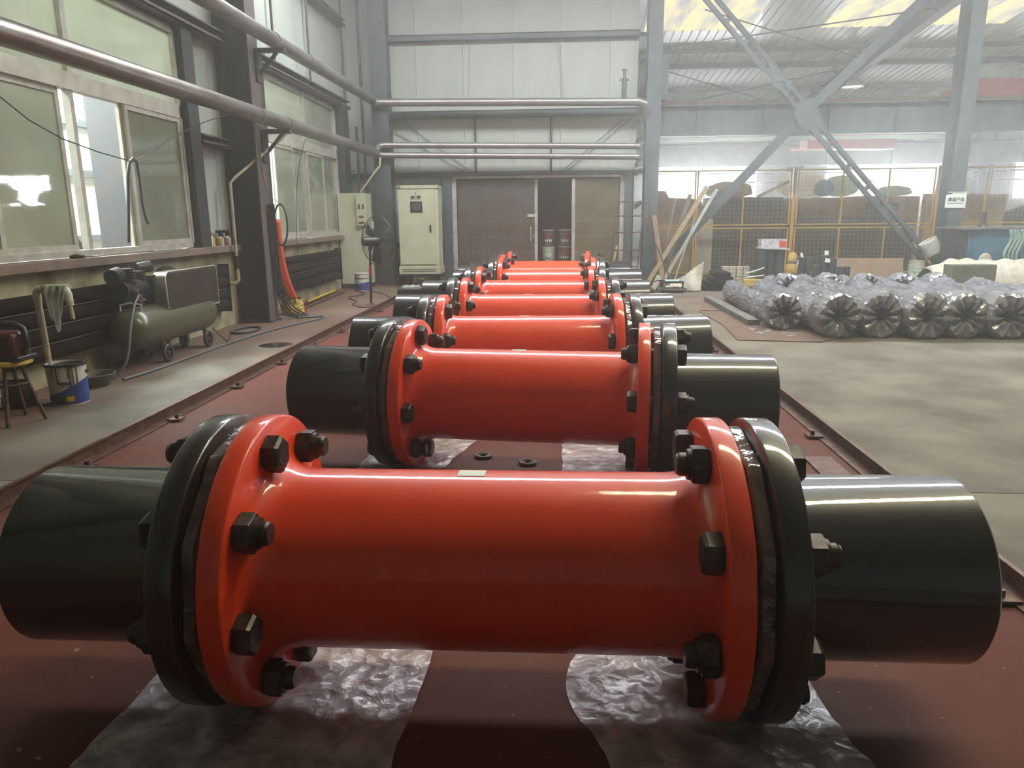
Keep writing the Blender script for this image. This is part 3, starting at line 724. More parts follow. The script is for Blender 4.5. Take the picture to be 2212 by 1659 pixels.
chan((2.75, 16.9, 6.35), (5.15, 16.9, 3.78), .17, M['steel'])
chan((5.42, 16.9, 3.42), (8.42, 16.9, .22), .17, M['steel'])
flat((5.12, 17.0, 3.42), (2.10, 17.0, .18), .20, M['steel'])
flat((5.42, 17.0, 3.74), (8.14, 17.0, 6.40), .19, M['steel'])
build(MB().prism([(5.02, 16.86, 3.62), (5.12, 16.86, 3.86), (5.38, 16.86, 3.92), (5.55, 16.86, 3.66), (5.62, 16.86, 3.3), (5.35, 16.86, 3.25), (5.15, 16.86, 3.36)], (0, .02, 0)), 'gusset_plate', M['steel'], cb, smooth=0)

# ================================================================== PIPE JOINTS
RF, RT = 0.45, 0.277
def ang_prof(): pass
spool = MB()
def flare(x0, s):        # weld-neck flare profile from tube to flange face, s = side
    return [(s * (0.55), RT), (s * .585, RT + .004), (s * .615, RT + .013), (s * .637, RT + .028), (s * .649, RT + .045), (s * .656, RT + .068)]
prof = flare(0, -1)[::-1] + flare(0, 1)
spool_me = mesh_of(MB().lathe(prof, axis='X', n=72), 'tube', 50); spool_me.materials.append(M['orange'])
def disc_prof(x0, x1, ro, ri, b=.006):
    return [(x0, ri), (x0, ro - b), (x0 + b * .4, ro - b * .35), (x0 + b, ro), (x1 - b, ro), (x1 - b * .4, ro - b * .35), (x1, ro - b), (x1, ri), (x0, ri)]
flange_me = mesh_of(MB().lathe(disc_prof(.654, .722, RF, .2), axis='X', n=96), 'flange', 40); flange_me.materials.append(M['orange'])
bflange_me = mesh_of(MB().lathe(disc_prof(.785, .862, RF, .2), axis='X', n=96), 'hub_flange', 40); bflange_me.materials.append(M['black'])
bpipe_me = mesh_of(MB().lathe([(.862, RT + .012), (.88, RT), (1.402, RT), (1.41, RT - .008), (1.41, RT - .03), (1.0, RT - .03)], axis='X', n=72), 'pipe_end', 40); bpipe_me.materials.append(M['black'])
bcap_me = mesh_of(MB().lathe([(1.0, RT - .03), (1.0, 0.0001)], axis='X', n=48), 'inner_wall', 40); bcap_me.materials.append(M['black'])
def octo(t, a):
    k = 10; return cos(pi / k) / cos((t + .13) % (2 * pi / k) - pi / k) * (1 + .006 * sin(7 * t))
gasket_me = mesh_of(MB().lathe([(.738, .2), (.738, .418), (.745, .426), (.776, .426), (.783, .418), (.783, .2)], axis='X', n=120, ring=octo), 'gasket', 25); gasket_me.materials.append(M['gasket'])
core_me = mesh_of(MB().lathe([(.722, .34), (.785, .34)], axis='X', n=48), 'spacer', 40); core_me.materials.append(M['darkgrease'])
# bolt along local +X: hex head at -X end, shank, threaded end at +X; nut separately
def hexprism(mb, x0, x1, r, ch=.010):
    pr = [(x0, 0.0001), (x0, r * .86), (x0 + ch * .6, r)] if ch else [(x0, 0.0001), (x0, r)]
    n = 6; rows = []
    for (a, rr) in [(x0, r * .88), (x0 + ch, r), (x1 - ch * .5, r), (x1, r * .95)]:
        rows.append([(a, rr * cos(2 * pi * k / 6 + .3), rr * sin(2 * pi * k / 6 + .3)) for k in range(6)])
    vs = sum(rows, []); fs = [(i * 6 + k, i * 6 + (k + 1) % 6, (i + 1) * 6 + (k + 1) % 6, (i + 1) * 6 + k) for i in range(3) for k in range(6)]
    fs += [tuple(range(6))[::-1], tuple(range(18, 24))]
    mb.add(vs, fs)
G2 = .104
b_ = MB(); hexprism(b_, -G2 - .052, -G2, .058)
b_.cyl((-G2 - .0535, 0, 0), (-G2 - .05, 0, 0), .038, n=20).cyl((-G2 - .0545, 0, 0), (-G2 - .05, 0, 0), .004, n=8)
b_.lathe([(-G2, .034), (G2 + .082, .034), (G2 + .090, .029), (G2 + .091, .0001)], axis='X', n=20)
bolt_me = mesh_of(b_, 'bolt', 30); bolt_me.materials.append(M['bolt'])
n_ = MB(); hexprism(n_, G2, G2 + .05, .058); n_.lathe([(G2 + .05, .046), (G2 + .062, .044), (G2 + .064, .034)], axis='X', n=20)
nut_me = mesh_of(n_, 'nut', 30); nut_me.materials.append(M['bolt'])
be_me = mesh_of(MB().cyl((G2 + .0905, 0, 0), (G2 + .0925, 0, 0), .029, n=20).cyl((G2 + .0925, 0, 0), (G2 + .0930, 0, 0), .004, n=8), 'bolt_end', 30); be_me.materials.append(M['boltend'])
tag_mb = MB().grid(lambda u, v: (-.115 + .03 + .085 * u, (RT + .0012) * cos(radians(92 - 14 * v)), (RT + .0012) * sin(radians(92 - 14 * v))), 1, 6)
tag_me = mesh_of(tag_mb, 'paper_tag', 40); tag_me.materials.append(M['tag'])
def joint(loc, rz, offs, label, tagged):
    t = thing('pipe_joint', label, 'pipe joint', loc, 'row of orange and black pipe joints')
    inst(spool_me, 'tube', t, (0, 0, 0))
    for k, s in enumerate((1, -1)):
        r = (0, 0, 0) if s > 0 else (0, 0, pi)
        inst(flange_me, 'flange', t, (0, 0, 0), r)
        hf = inst(bflange_me, 'hub_flange', t, (0, 0, 0), r)
        pe = inst(bpipe_me, 'pipe_end', t, (0, 0, 0), r)
        inst(bcap_me, 'inner_wall', pe, (0, 0, 0))
        g = inst(gasket_me, 'gasket', t, (0, 0, 0), (offs[k] * .7, 0, r[2]))
        inst(core_me, 'spacer', g, (0, 0, 0))
        for i in range(8):
            a = radians(offs[k]) + i * pi / 4
            flip = i % 2 == 1            # alternate heads and nuts round the circle
            b = inst(bolt_me, 'bolt', t, (s * .758, -.365 * cos(a), .365 * sin(a)), (i * .37 + k, 0, pi if flip else 0))
            inst(nut_me, 'nut', b, (0, 0, 0), (i * .5, 0, 0))
            inst(be_me, 'bolt_end', b, (0, 0, 0))
    if tagged: inst(tag_me, 'paper_tag', t, (0, 0, 0))
    t.rotation_euler = (0, 0, rz)
    return t
JZ = RF
JOINTS = [(-.22, 2.12, 0.0, (30, 35), 1), (-.185, 4.27, -6.0, (12, 40), 1), (-.225, 5.83, 2.0, (20, 22), 1), (-.25, 7.52, 0.5, (5, 33), 1),
          (-.28, 9.22, 0.0, (41, 18), 0), (-.165, 11.17, 0.0, (28, 30), 1), (-.22, 12.25, 0.5, (10, 15), 0), (-.16, 13.25, -0.5, (36, 8), 0)]
JL = ['largest orange pipe joint in the foreground with black ends', 'second orange pipe joint, directly behind the foreground one, turned slightly',
      'third orange pipe joint from the front', 'fourth orange pipe joint from the front', 'fifth orange pipe joint from the front',
      'sixth orange pipe joint from the front', 'seventh orange pipe joint, second farthest of the row', 'farthest orange pipe joint, nearest the steel door']
for (x, y, rz, offs, tg), lab in zip(JOINTS, JL):
    joint((x, y, JZ), radians(rz), offs, lab, tg)

# plastic film sheets under the flanges -----------------------------------------------
def film(poly_fn, label, seed, nu=70, nv=70, amp=.014):
    rnd = Vector((seed * 3.7, seed * 1.3, 0))
    def fn(u, v):
        x, y = poly_fn(u, v)
        e = .02 * noise.noise(Vector((u * 5, v * 5, 0)) + rnd)
        p = Vector((x + e, y + e * .6, 0))
        h = (1 - abs(noise.noise(p * 6 + rnd)) * 2.2) * .7 + (1 - abs(noise.noise(p * 14 + rnd)) * 2) * .3 + abs(noise.noise(Vector((p.x * 9, p.y * 3, 5)) + rnd)) * .5 - .3
        return (p.x, p.y, .004 + amp * max(0, h))
    o = build(MB().grid(fn, nu, nv), 'plastic_film', M['film'], smooth=60)
    tag(o, label, 'plastic film', 'film sheets under the flanges')
film(lambda u, v: (-1.36 + .9 * u + .04 * v, 1.62 + .98 * v), 'clear plastic film under the left flange of the foreground joint', 1)
film(lambda u, v: (.10 + (.80 - .09 * v) * u - .03 * v + .05 * sin(9 * v) * (1 - u), 1.55 + 1.1 * v), 'clear plastic film under the right flange of the foreground joint', 2)
film(lambda u, v: (-1.22 + (.48 + .2 * v) * u, 4.05 + .78 * v), 'clear plastic film under the left flange of the second joint', 3)
film(lambda u, v: (.03 + .62 * u, 3.95 + .85 * v), 'clear plastic film under the right flange of the second joint', 4)
# two loose steel washers
w_me = mesh_of(MB().lathe([(0, .022), (0, .052), (.004, .056), (.014, .056), (.018, .052), (.018, .034), (.013, .032), (.013, .022), (0, .022)], axis='Z', n=32), 'steel_washer', 40); w_me.materials.append(M['bolt'])
for (x, y), lab in (((-.47, 4.45), 'dark steel washer on red floor, left of the two'), ((-.18, 4.33), 'dark steel washer on red floor, right of the two')):
    o = bpy.data.objects.new('steel_washer', w_me); COL.objects.link(o); o.location = (x, y, .001); tag(o, lab, 'washer', 'loose washers')

# floor rails --------------------------------------------------------------------------
def rail(X, s, label):
    t = thing('floor_rail', label, 'rail', (X, 8, 0), 'floor rails')
    y0, y1 = -1, 16.3
    build(MB().box(X - .006, X + .006, y0, y1, 0, .085), 'web', M['railm'], t, smooth=0)
    build(MB().box(min(X, X + s * .018) - .004, max(X, X + s * .018), y0, y1, .075, .088), 'head', M['railm'], t, smooth=0)
    build(MB().box(min(X, X + s * .09), max(X, X + s * .09), y0, y1, 0.0, .010), 'foot', M['railm'], t, smooth=0)
    for k in range(11):
        y = 1.6 + k * 1.1 + (.3 if s > 0 else 0)
        c = build(MB().box(min(X + s * .06, X + s * .16), max(X + s * .06, X + s * .16), y, y + .09, .010, .022), 'clip', M['railm'], t, smooth=0)
        build(MB().cyl((X + s * .12, y + .045, .02), (X + s * .12, y + .045, .05), .014, n=6), 'clip_nut', M['bolt'], c)
rail(-3.03, 1, 'rusty steel floor rail along the left side of the joints')
rail(1.875, -1, 'rusty steel floor rail along the right side of the joints')
tag(build(MB().box(1.55, 1.72, 4.05, 4.5, 0.0, .012), 'steel_plate', M['railm'], smooth=0), 'small flat steel plate beside the right rail', 'plate')

# ================================================================== WALL PIPES
def pipe_run(label, pts, r, name='wall_pipe', seams=()):
    t = thing(name, label, 'pipe', pts[0])
    build(MB().tube(pts, r, 24), 'pipe_cladding', M['pipe'] if r > .09 else M['pipe2'], t, smooth=60)
    for (a, b, f) in seams:
        a, b = Vector(a), Vector(b); c = a + (b - a) * f; d = (b - a).normalized() * .012
        build(MB().cyl(c - d, c + d, r * 1.05, n=24), 'joint_band', M['pipe'], t, smooth=60)
    return t
A, B = (-4.02, -1.0, 3.93), (-4.02, 16.55, 4.0)
t = pipe_run('upper clad steel pipe running along the left wall', [A, (-4.02, 8, 3.95), B], .10, seams=((A, B, .68), (A, B, .76), (A, B, .4)))
A, B = (-4.0, -1.0, 2.80), (-4.0, 16.55, 2.90)
t2 = pipe_run('lower clad steel pipe running along the left wall', [A, (-4.0, 8, 2.85), B], .10, seams=((A, B, .63), (A, B, .69), (A, B, .35)))
pipe_run('upper clad steel pipe across the partition', [(-4.0, 16.62, 3.97), (-3.9, 16.7, 3.96), (1.72, 16.72, 3.88), (1.86, 16.74, 3.84), (1.92, 16.8, 3.68), (1.86, 16.95, 3.5)], .085)
pipe_run('middle clad steel pipe across the partition', [(-3.98, 16.5, 2.92), (-3.94, 16.6, 3.04), (-3.84, 16.68, 3.07), (1.75, 16.70, 2.97)], .065)
pipe_run('lowest clad steel pipe across the partition', [(-3.95, 16.6, 2.88), (-3.85, 16.68, 2.86), (1.75, 16.70, 2.75)], .065)
for (x, z, lab) in ((-4.02, 3.96, 'upper'), (-4.0, 2.87, 'lower')):
    t = thing('pipe_bracket', 'dark angle bracket on the left column under the %s pipe' % lab, 'bracket', (-4.15, 10.9, z - .4))
    build(MB().box(-4.27, -3.86, 10.86, 10.95, z - .16, z - .10), 'arm', M['steeld'], t, smooth=0)
    build(MB().bar((-4.25, 10.9, z - .45), (-3.98, 10.9, z - .16), .04, .04), 'strut', M['steeld'], t, smooth=0)
    build(MB().box(-4.268, -4.24, 10.8, 11.0, z - .55, z - .12), 'back_plate', M['steeld'], t, smooth=0)
t = thing('drain_pipe', 'thin bent drain pipe falling from the lower pipe to the sill', 'pipe', (-4.5, 10.3, .4))
build(MB().tube([(-4.02, 11.2, 2.76), (-4.08, 11.15, 2.68), (-4.5, 10.35, 2.08), (-4.55, 10.28, 2.0), (-4.55, 10.26, .75)], .022, 10), 'pipe', M['pvc'], t, smooth=60)
build(MB().cyl((-4.55, 10.26, 1.0), (-4.55, 10.26, .82), .034, n=12), 'union', M['darkgrease'], t)
build(MB().tube([(-4.55, 10.26, .76), (-4.55, 10.26, .66), (-4.58, 10.24, .62), (-4.66, 10.2, .62)], .028, 10), 'elbow', M['pvc'], t, smooth=60)
tag(build(MB().tube([(-3.9, 16.55, 2.80), (-3.9, 16.5, 2.62), (-3.96, 16.45, 2.55), (-4.32, 16.3, 2.06)], .022, 10), 'drain_pipe', M['pvc'], smooth=60), 'thin slanting pipe from the corner down to the grey cabinet', 'pipe')
# sagging wire and the hose hung over it
tag(build(MB().tube([(-4.42, 5.2, 2.75), (-4.42, 5.88, 2.48), (-4.42, 6.2, 2.33), (-4.42, 6.6, 2.22), (-4.42, 7.1, 2.15), (-4.42, 7.68, 2.1), (-4.42, 8.0, 2.2), (-4.42, 8.4, 2.36), (-4.42, 8.84, 2.52), (-4.30, 9.2, 2.68), (-4.14, 9.7, 2.84), (-4.1, 9.9, 2.9), (-4.14, 10.2, 2.82), (-4.2, 10.8, 2.70)], .006, 6), 'sagging_wire', M['rubber']), 'thin wire sagging across the near window', 'wire')
hp = [(-4.46, 7.50, 1.28), (-4.44, 7.53, 1.6), (-4.42, 7.56, 1.95), (-4.41, 7.6, 2.08), (-4.40, 7.66, 2.13), (-4.40, 7.72, 2.10), (-4.42, 7.76, 1.95), (-4.44, 7.80, 1.65), (-4.44, 7.84, 1.50), (-4.44, 7.88, 1.47)]
tag(build(MB().tube(hp, .017, 8), 'hanging_hose', M['rubber'], smooth=60), 'black hose bent double over the sagging wire', 'hose')

# ================================================================== LEFT SIDE EQUIPMENT
def radiator(y0, y1, label):
    t = thing('finned_radiator', label, 'radiator', (-4.66, (y0 + y1) / 2, .25), 'finned wall radiators')
    for k in range(4):
        z = .33 + k * .155
        build(MB().cyl((-4.66, y0, z), (-4.66, y1, z), .072, n=20), 'finned_tube', M['fin'], t, smooth=60)
    for k in range(3): build(MB().cyl((-4.64, y0, .407 + k * .155), (-4.64, y1, .407 + k * .155), .006, n=6), 'gap_rod', M['sill'], t)
    build(MB().box(-4.735, -4.585, y1, y1 + .012, .24, .90), 'end_plate', M['darkgrease'], t, smooth=0)
    build(MB().box(-4.735, -4.585, y0 - .012, y0, .24, .90), 'end_plate', M['darkgrease'], t, smooth=0)
radiator(3.6, 10.05, 'black finned radiator behind the compressor')
radiator(11.9, 15.5, 'black finned radiator under the far window')

# air compressor
cp = thing('air_compressor', 'old olive green air compressor on small wheels against the wall', 'compressor', (-4.35, 7.9, 0))
TX, TZ, TR = -4.36, .41, .215
pr = [(7.02, .0001), (7.03, .08), (7.06, .14), (7.11, .185), (7.18, .21), (7.24, TR), (8.62, TR), (8.70, .20), (8.76, .165), (8.80, .10), (8.815, .0001)]
build(MB().lathe(pr, (TX, 0, TZ), 'Y', 40), 'tank', M['compressor'], cp, smooth=60)
build(MB().tube([(TX - .1, 7.2, TZ + .18), (TX - .1, 7.2, TZ + .25), (TX + .0, 7.22, TZ + .27), (TX + .1, 7.24, TZ + .25), (TX + .1, 7.24, TZ + .18)], .010, 8), 'carry_handle', M['alu'], cp)
gd = MB(); gy0, gy1, gz0, gz1 = 7.66, 8.86, .50, .96; x0, x1 = -4.34, -4.20
def rrect(y0, y1, z0, z1, r, n=5):
    pts = [(y0, z0)]
    for (cy, cz, a0) in ((y1 , z0, None), ):
        pts.append((cy, cz))
    for k in range(n + 1): a = k / n * pi / 2; pts.append((y1 - r + r * cos(a), z1 - r + r * sin(a)))
    for k in range(n + 1): a = pi / 2 + k / n * pi / 2; pts.append((y0 + r + r * cos(a), z1 - r + r * sin(a)))
    return pts
outer = rrect(gy0, gy1, gz0, gz1, .07)
gb_ = build(MB().prism([(x0, y, z) for y, z in outer], (x1 - x0, 0, 0)), 'belt_guard', M['compressor'], cp, smooth=40)
inner = rrect(gy0 + .025, gy1 - .025, gz0 + .03, gz1 - .025, .055)
build(MB().prism([(x1, y, z) for y, z in inner], (.004, 0, 0)), 'guard_mesh', M['mesh_red'], gb_, smooth=40)
ed = MB().tube([(x1 + .002, y, z) for y, z in outer], .007, 6, closed=True); build(ed, 'guard_rim', M['alu'], gb_)
pm = MB()
pm.cyl((-4.45, 7.2, .80), (-4.45, 7.62, .80), .10, n=16).cyl((-4.45, 7.35, .84), (-4.45, 7.35, 1.02), .075, n=14).cyl((-4.45, 7.58, .84), (-4.45, 7.58, .98), .07, n=14)
for k in range(6): pm.cyl((-4.45, 7.35, .86 + k * .025), (-4.45, 7.35, .868 + k * .025), .10, n=14)
build(pm, 'pump', M['darkgrease'], cp)
build(MB().cyl((-4.47, 7.14, .94), (-4.47, 7.26, .96), .085, n=20), 'air_filter', M['darkgrease'], cp)
build(MB().cyl((-4.5, 7.66, 1.0), (-4.42, 7.78, 1.02), .06, n=18), 'air_filter', M['cabdark'], cp)
build(MB().tube([(-4.42, 7.6, .92), (-4.3, 7.7, .92), (-4.28, 7.72, .88), (-4.28, 7.74, .62)], .018, 8), 'delivery_pipe', M['rust'], cp)
build(MB().lathe([(8.1, .0001), (8.1, .16), (8.13, .16), (8.13, .0001)], (-4.42, 0, .84), 'Y', 24).cyl((-4.5, 8.1, .84), (-4.5, 8.5, .84), .10, n=16), 'motor', M['darkgrease'], cp)
build(MB().cyl((TX, 7.42, TZ + TR - .02), (TX, 7.42, TZ + TR + .13), .022, n=10).cyl((TX, 7.36, TZ + TR + .06), (TX, 7.5, TZ + TR + .06), .018, n=10), 'valve', M['rust'], cp)
build(MB().cyl((TX + .03, 7.30, TZ + TR + .16), (TX + .045, 7.28, TZ + TR + .185), .035, n=18), 'gauge', M['boltend'], cp)
for (wx, wy) in ((-4.22, 7.58), (-4.22, 8.52), (-4.52, 7.62), (-4.52, 8.52)):
    s = 1 if wx > -4.4 else -1
    w = build(MB().lathe([(-.02, .06), (-.02, .09), (-.012, .10), (.012, .10), (.02, .09), (.02, .06), (-.02, .06)], (wx, wy, .10), 'X', 28), 'wheel', M['rubber'], cp)
    hb = MB().cyl((wx - .022, wy, .10), (wx + .022, wy, .10), .022, n=12)
    for k in range(5):
        a = 2 * pi * k / 5; hb.bar((wx, wy + .012 * cos(a), .10 + .012 * sin(a)), (wx, wy + .065 * cos(a), .10 + .065 * sin(a)), .012, .016, (1, 0, 0))
    build(hb, 'hub', M['rust'], w)
    build(MB().box(wx - s * .045, wx - s * .025, wy - .03, wy + .03, .06, .27), 'wheel_leg', M['compressor'], cp, smooth=0)
def smooth_path(pts, n=8):
    P = [Vector(p) for p in pts]; out = []
    for i in range(len(P) - 1):
        p0 = P[max(i - 1, 0)]; p1 = P[i]; p2 = P[i + 1]; p3 = P[min(i + 2, len(P) - 1)]
        for k in range(n):
            t = k / n
            out.append(.5 * ((2 * p1) + (-p0 + p2) * t + (2 * p0 - 5 * p1 + 4 * p2 - p3) * t * t + (-p0 + 3 * p1 - 3 * p2 + p3) * t ** 3))
    return out + [P[-1]]
hose = smooth_path([(TX + .02, 7.36, TZ + TR + .12), (-4.26, 7.12, .66), (-4.22, 6.95, .48), (-4.2, 6.8, .2), (-4.25, 6.72, .06), (-4.30, 6.66, .018)])
tag(build(MB().tube(hose, .014, 8), 'air_hose', M['hose'], smooth=60), 'grey hose curving down from the compressor to the floor', 'hose')
hose = smooth_path([(-4.16, 6.62, .015), (-4.1, 7.1, .015), (-4.08, 7.7, .015), (-4.05, 8.6, .015), (-3.95, 9.6, .015), (-3.78, 10.4, .015), (-3.62, 10.9, .015), (-3.66, 11.2, .015), (-3.85, 11.1, .015), (-4.0, 11.05, .015)])
tag(build(MB().tube(hose, .014, 8), 'air_hose', M['hose'], smooth=60), 'long grey hose lying across the floor in front of the compressor', 'hose')
for r, x, y, lab in ((.16, -4.28, 9.75, 'coil'),):
    pts = [(x + (r + .02 * sin(3.3 * k)) * cos(k * .35) * 1.0, y + (r * 1.9) * sin(k * .35), .012 + .004 * (k // 18)) for k in range(72)]
    tag(build(MB().tube(pts, .010, 6), 'cable_coil', M['rubber'], smooth=60), 'dark cable coiled on the floor beyond the compressor', 'cable')
pts = smooth_path([(-4.3, 9.3, .012), (-4.15, 8.9, .012), (-4.1, 8.7, .06), (-4.25, 8.72, .2)])
tag(build(MB().tube(pts, .008, 6), 'power_cable', M['rubber']), 'short dark cable at the rear wheel of the compressor', 'cable')

# PVC stand pipes and cloth
def pvc(x, y, label, full):
    t = thing('pvc_stand', label, 'pipe stand', (x, y, 0))
    build(MB().cyl((x, y, 0), (x - .02, y, .90), .027, n=14), 'upright', M['pvc'], t)
    build(MB().tube([(x - .02, y, .86), (x - .02, y, .93), (x + .0, y, .955), (x + .07, y, .957)], .032, 12), 'elbow', M['pvc'], t, smooth=60)
    if full:
        build(MB().cyl((x + .05, y, .957), (x + .22, y, .955), .026, n=14), 'arm', M['pvc'], t)
        build(MB().tube([(x + .20, y, .957), (x + .235, y, .95), (x + .245, y, .92), (x + .248, y, .86)], .034, 12), 'elbow', M['white'], t, smooth=60)
        build(MB().cyl((x + .248, y, .87), (x + .255, y, .82), .03, n=12).cyl((x + .255, y, .82), (x + .262, y, .71), .017, n=10), 'spout', M['pvc'], t)
pvc(-4.27, 5.80, 'yellowed PVC stand pipe behind the bucket with a cloth over its arm', True)
pvc(-4.50, 5.55, 'yellowed PVC stand pipe at the left edge behind the stool', False)
def rag(u, v):
    x = -4.22 + .21 * u; fold = .018 * sin(u * 22) + .01 * sin(u * 9 + 2)
    if v < .12: a = v / .12 * pi; return (x, 5.80 + .045 * cos(a), .96 + .038 * sin(a))
    w = (v - .12) / .88; drop = .10 + .26 * max(0, 1 - abs(u - .55) * 1.7)
    return (x + (.03 - .06 * u) * w * 1.4, 5.755 + fold * (1 - .3 * w) - .012 * w, .96 - drop * w)
tag(build(MB().grid(rag, 30, 22), 'cloth', M['cloth'], smooth=80, solid=.004), 'dirty white cloth draped over the PVC arm', 'cloth')

# paint buckets
def bucket(x, y, z, r, h, label, body, style, rz=0, group=None):
    t = thing('paint_bucket', label, 'bucket', (x, y, z), group)
    rb = r * .93
    build(MB().lathe([(z, .0001), (z, rb), (z + .006, rb + .003), (z + .012, rb), (z + h * .33, rb + (r - rb) * .33), (z + h * .34, rb + (r - rb) * .34 + .003), (z + h * .35, rb + (r - rb) * .35), (z + h * .97, r), (z + h * .98, r + .007), (z + h, r + .006), (z + h, r - .004), (z + .02, rb - .006), (z + .02, .0001)], (x, y, 0), 'Z', 40), 'shell', M[body], t, smooth=40)
    def band(z0f, z1f, a0, a1, m, name, d=.0016, slope=0.0):
        def fn(u, v):
            a = a0 + (a1 - a0) * u
            zt = z1f + slope * sin((u - .5) * pi); zz = z0f + (zt - z0f) * v; rr = rb + (r - rb) * zz + d + .002
            return (x + rr * cos(a), y + rr * sin(a), z + h * zz)
        build(MB().grid(fn, 24, 4), name, m, t, smooth=60)
    f = -pi / 2 + .55 + rz                                   # direction towards the viewer
    if style == 'open':
        band(.04, .44, f - 1.5, f + 1.5, M['blue'], 'blue_band', slope=.20)
        band(.08, .24, f - .75, f - .05, M['inkdark'], 'dark_label', .0022); band(.12, .24, f - .12, f + .28, M['yellow'], 'yellow_label', .003)
        for k in range(4): band(.52, .60, f - .42 + k * .16, f - .30 + k * .16, M['inkdark'], 'print', .0022)
        band(.475, .49, f - .3, f + .25, M['inkdark'], 'print', .0022)
        for a, l in ((.12, .30), (.22, .62), (.34, .45), (.55, .55), (-.45, .4), (-.7, .25)): band(.97 - l, .97, f + a - .03, f + a + .03, M['rust'], 'paint_drip', .003)
        build(MB().cyl((x, y, z + h * .6), (x, y, z + h * .93), r * .96, r * .97, n=32), 'paint', M['cabdark'], t)
        build(MB().lathe([(z + h * .95, r + .003), (z + h * .96, r + .012), (z + h * 1.015, r + .011), (z + h * 1.02, r + .004), (z + h * .93, r - .008)], (x, y, 0), 'Z', 40), 'rim', M['cabdark'], t)
        build(MB().cyl((x + (r) * cos(f + 1.3), y + r * sin(f + 1.3), z + h * .78), (x + (r + .02) * cos(f + 1.3), y + (r + .02) * sin(f + 1.3), z + h * .78), .016, n=10), 'handle_lug', M['rust'], t)
    elif style == 'blue':
        band(.04, .48, f - 1.6, f + 1.6, M['blue'], 'blue_band', slope=.06)
        build(MB().cyl((x, y, z + h), (x, y, z + h + .01), r + .004, n=32), 'lid', M['white'], t)
        band(.70, .74, f - 1.6, f + 1.6, M['inkdark'], 'dark_line')
    elif style == 'dark':
        band(.56, .86, f - .75, f + .75, M['redlabel'], 'red_label')
        for k in range(4): band(.30, .44, f - .55 + k * .30, f - .40 + k * .30, M['tag'], 'print', .0022)
        band(.16, .22, f - .6, f + .6, M['yellowdim'], 'yellow_line')
        build(MB().cyl((x, y, z + h), (x, y, z + h + .012), r + .006, n=32), 'lid', M['white'], t)
    elif style == 'white':
        build(MB().cyl((x, y, z + h), (x, y, z + h + .012), r + .006, n=32), 'lid', M['white'], t)
        band(.72, .75, f - 1.5, f + 1.5, M['basin'], 'rib')
        hp_ = [(x + (r + .012) * cos(f + a), y + (r + .012) * sin(f + a), z + h * (.8 - .45 * cos(a * pi / 2.8))) for a in [(-1.4 + .2 * i) for i in range(15)]]
        build(MB().tube(hp_, .004, 6), 'wire_handle', M['rust'], t)
    return t
M['redlabel'] = mat('dark_red_label', '7a3236', 0.6, color2='4a3a3c', scale=20); M['yellowdim'] = mat('dull_yellow_print', '80773f', 0.6)
M['darkbucket'] = mat('dark_grey_tin', '4a484a', 0.5, color2='3c3b3c', scale=5); M['greenwhite'] = mat('pale_green_plastic', 'a3b7a3', 0.45)
bucket(-4.12, 5.78, 0, .150, .345, 'paint-streaked white and blue bucket full of dark paint by the PVC stand', 'white', 'open')
bucket(-4.17, 15.5, 0, .15, .36, 'white and blue lidded bucket behind the pedestal fan', 'white', 'blue')
for (x, y, z, body, st, lab) in ((-.22, 17.75, .42, 'greenwhite', 'white', 'pale plastic pail with wire handle in the door opening'), (.16, 17.8, .42, 'darkbucket', 'dark', 'dark labelled paint tin at the bottom right in the door opening'),
                                 (-.22, 17.75, .81, 'darkbucket', 'dark', 'dark paint tin with red label stacked on the pale pail'), (.17, 17.8, .81, 'darkbucket', 'dark', 'dark paint tin stacked on the lower dark tin')):
    bucket(x, y, z, .15, .375, lab, body, st, -.5, 'paint tins behind the door')
bn = thing('low_bench', 'low wooden bench under the paint tins in the door opening', 'bench', (0, 17.78, 0))
build(MB().box(-.45, .42, 17.6, 17.97, .37, .42), 'top', M['darkwood'], bn, smooth=0)
for xx in (-.42, .34): build(MB().box(xx, xx + .05, 17.62, 17.95, 0, .37), 'leg', M['darkwood'], bn, smooth=0)
# basin
t = thing('wash_basin', 'grey-green plastic wash basin on the floor beside the bucket', 'basin', (-4.33, 6.42, 0))
build(MB().lathe([(.0, .0001), (.0, .135), (.01, .145), (.105, .185), (.112, .198), (.118, .196), (.112, .182), (.02, .138), (.02, .0001)], (-4.33, 6.42, 0), 'Z', 40), 'bowl', M['basin'], t, smooth=45)
build(MB().cyl((-4.33, 6.42, .02), (-4.33, 6.42, .055), .14, .158, n=32), 'dirty_water', M['sill'], t)
# stool with padded top and a red-black power unit on it
st = thing('stool', 'rusty tube stool with a worn ochre seat at the left edge', 'stool', (-4.16, 5.2, 0))
build(MB().lathe([(.44, .0001), (.44, .14), (.455, .165), (.475, .165), (.485, .15), (.487, .0001)], (-4.16, 5.2, 0), 'Z', 28), 'seat', M['kraft'], st)
for a in (20, 110, 200, 290):
    c, s = cos(radians(a)), sin(radians(a))
    build(MB().tube([(-4.16 + .09 * c, 5.2 + .09 * s, .44), (-4.16 + .115 * c, 5.2 + .115 * s, .30), (-4.16 + .20 * c, 5.2 + .20 * s, .0)], .014, 10), 'leg', M['rust'], st)
build(MB().tube([(-4.16 + .115 * cos(k * pi / 12), 5.2 + .115 * sin(k * pi / 12), .30) for k in range(24)], .010, 8, closed=True), 'ring', M['rust'], st)
pu = thing('power_unit', 'dark red and black shell resting on the stool', 'machine', (-4.14, 5.2, .487))
build(MB().box(-4.30, -4.02, 5.10, 5.30, .487, .70), 'shell', M['redbag'], pu, bevel=.03)
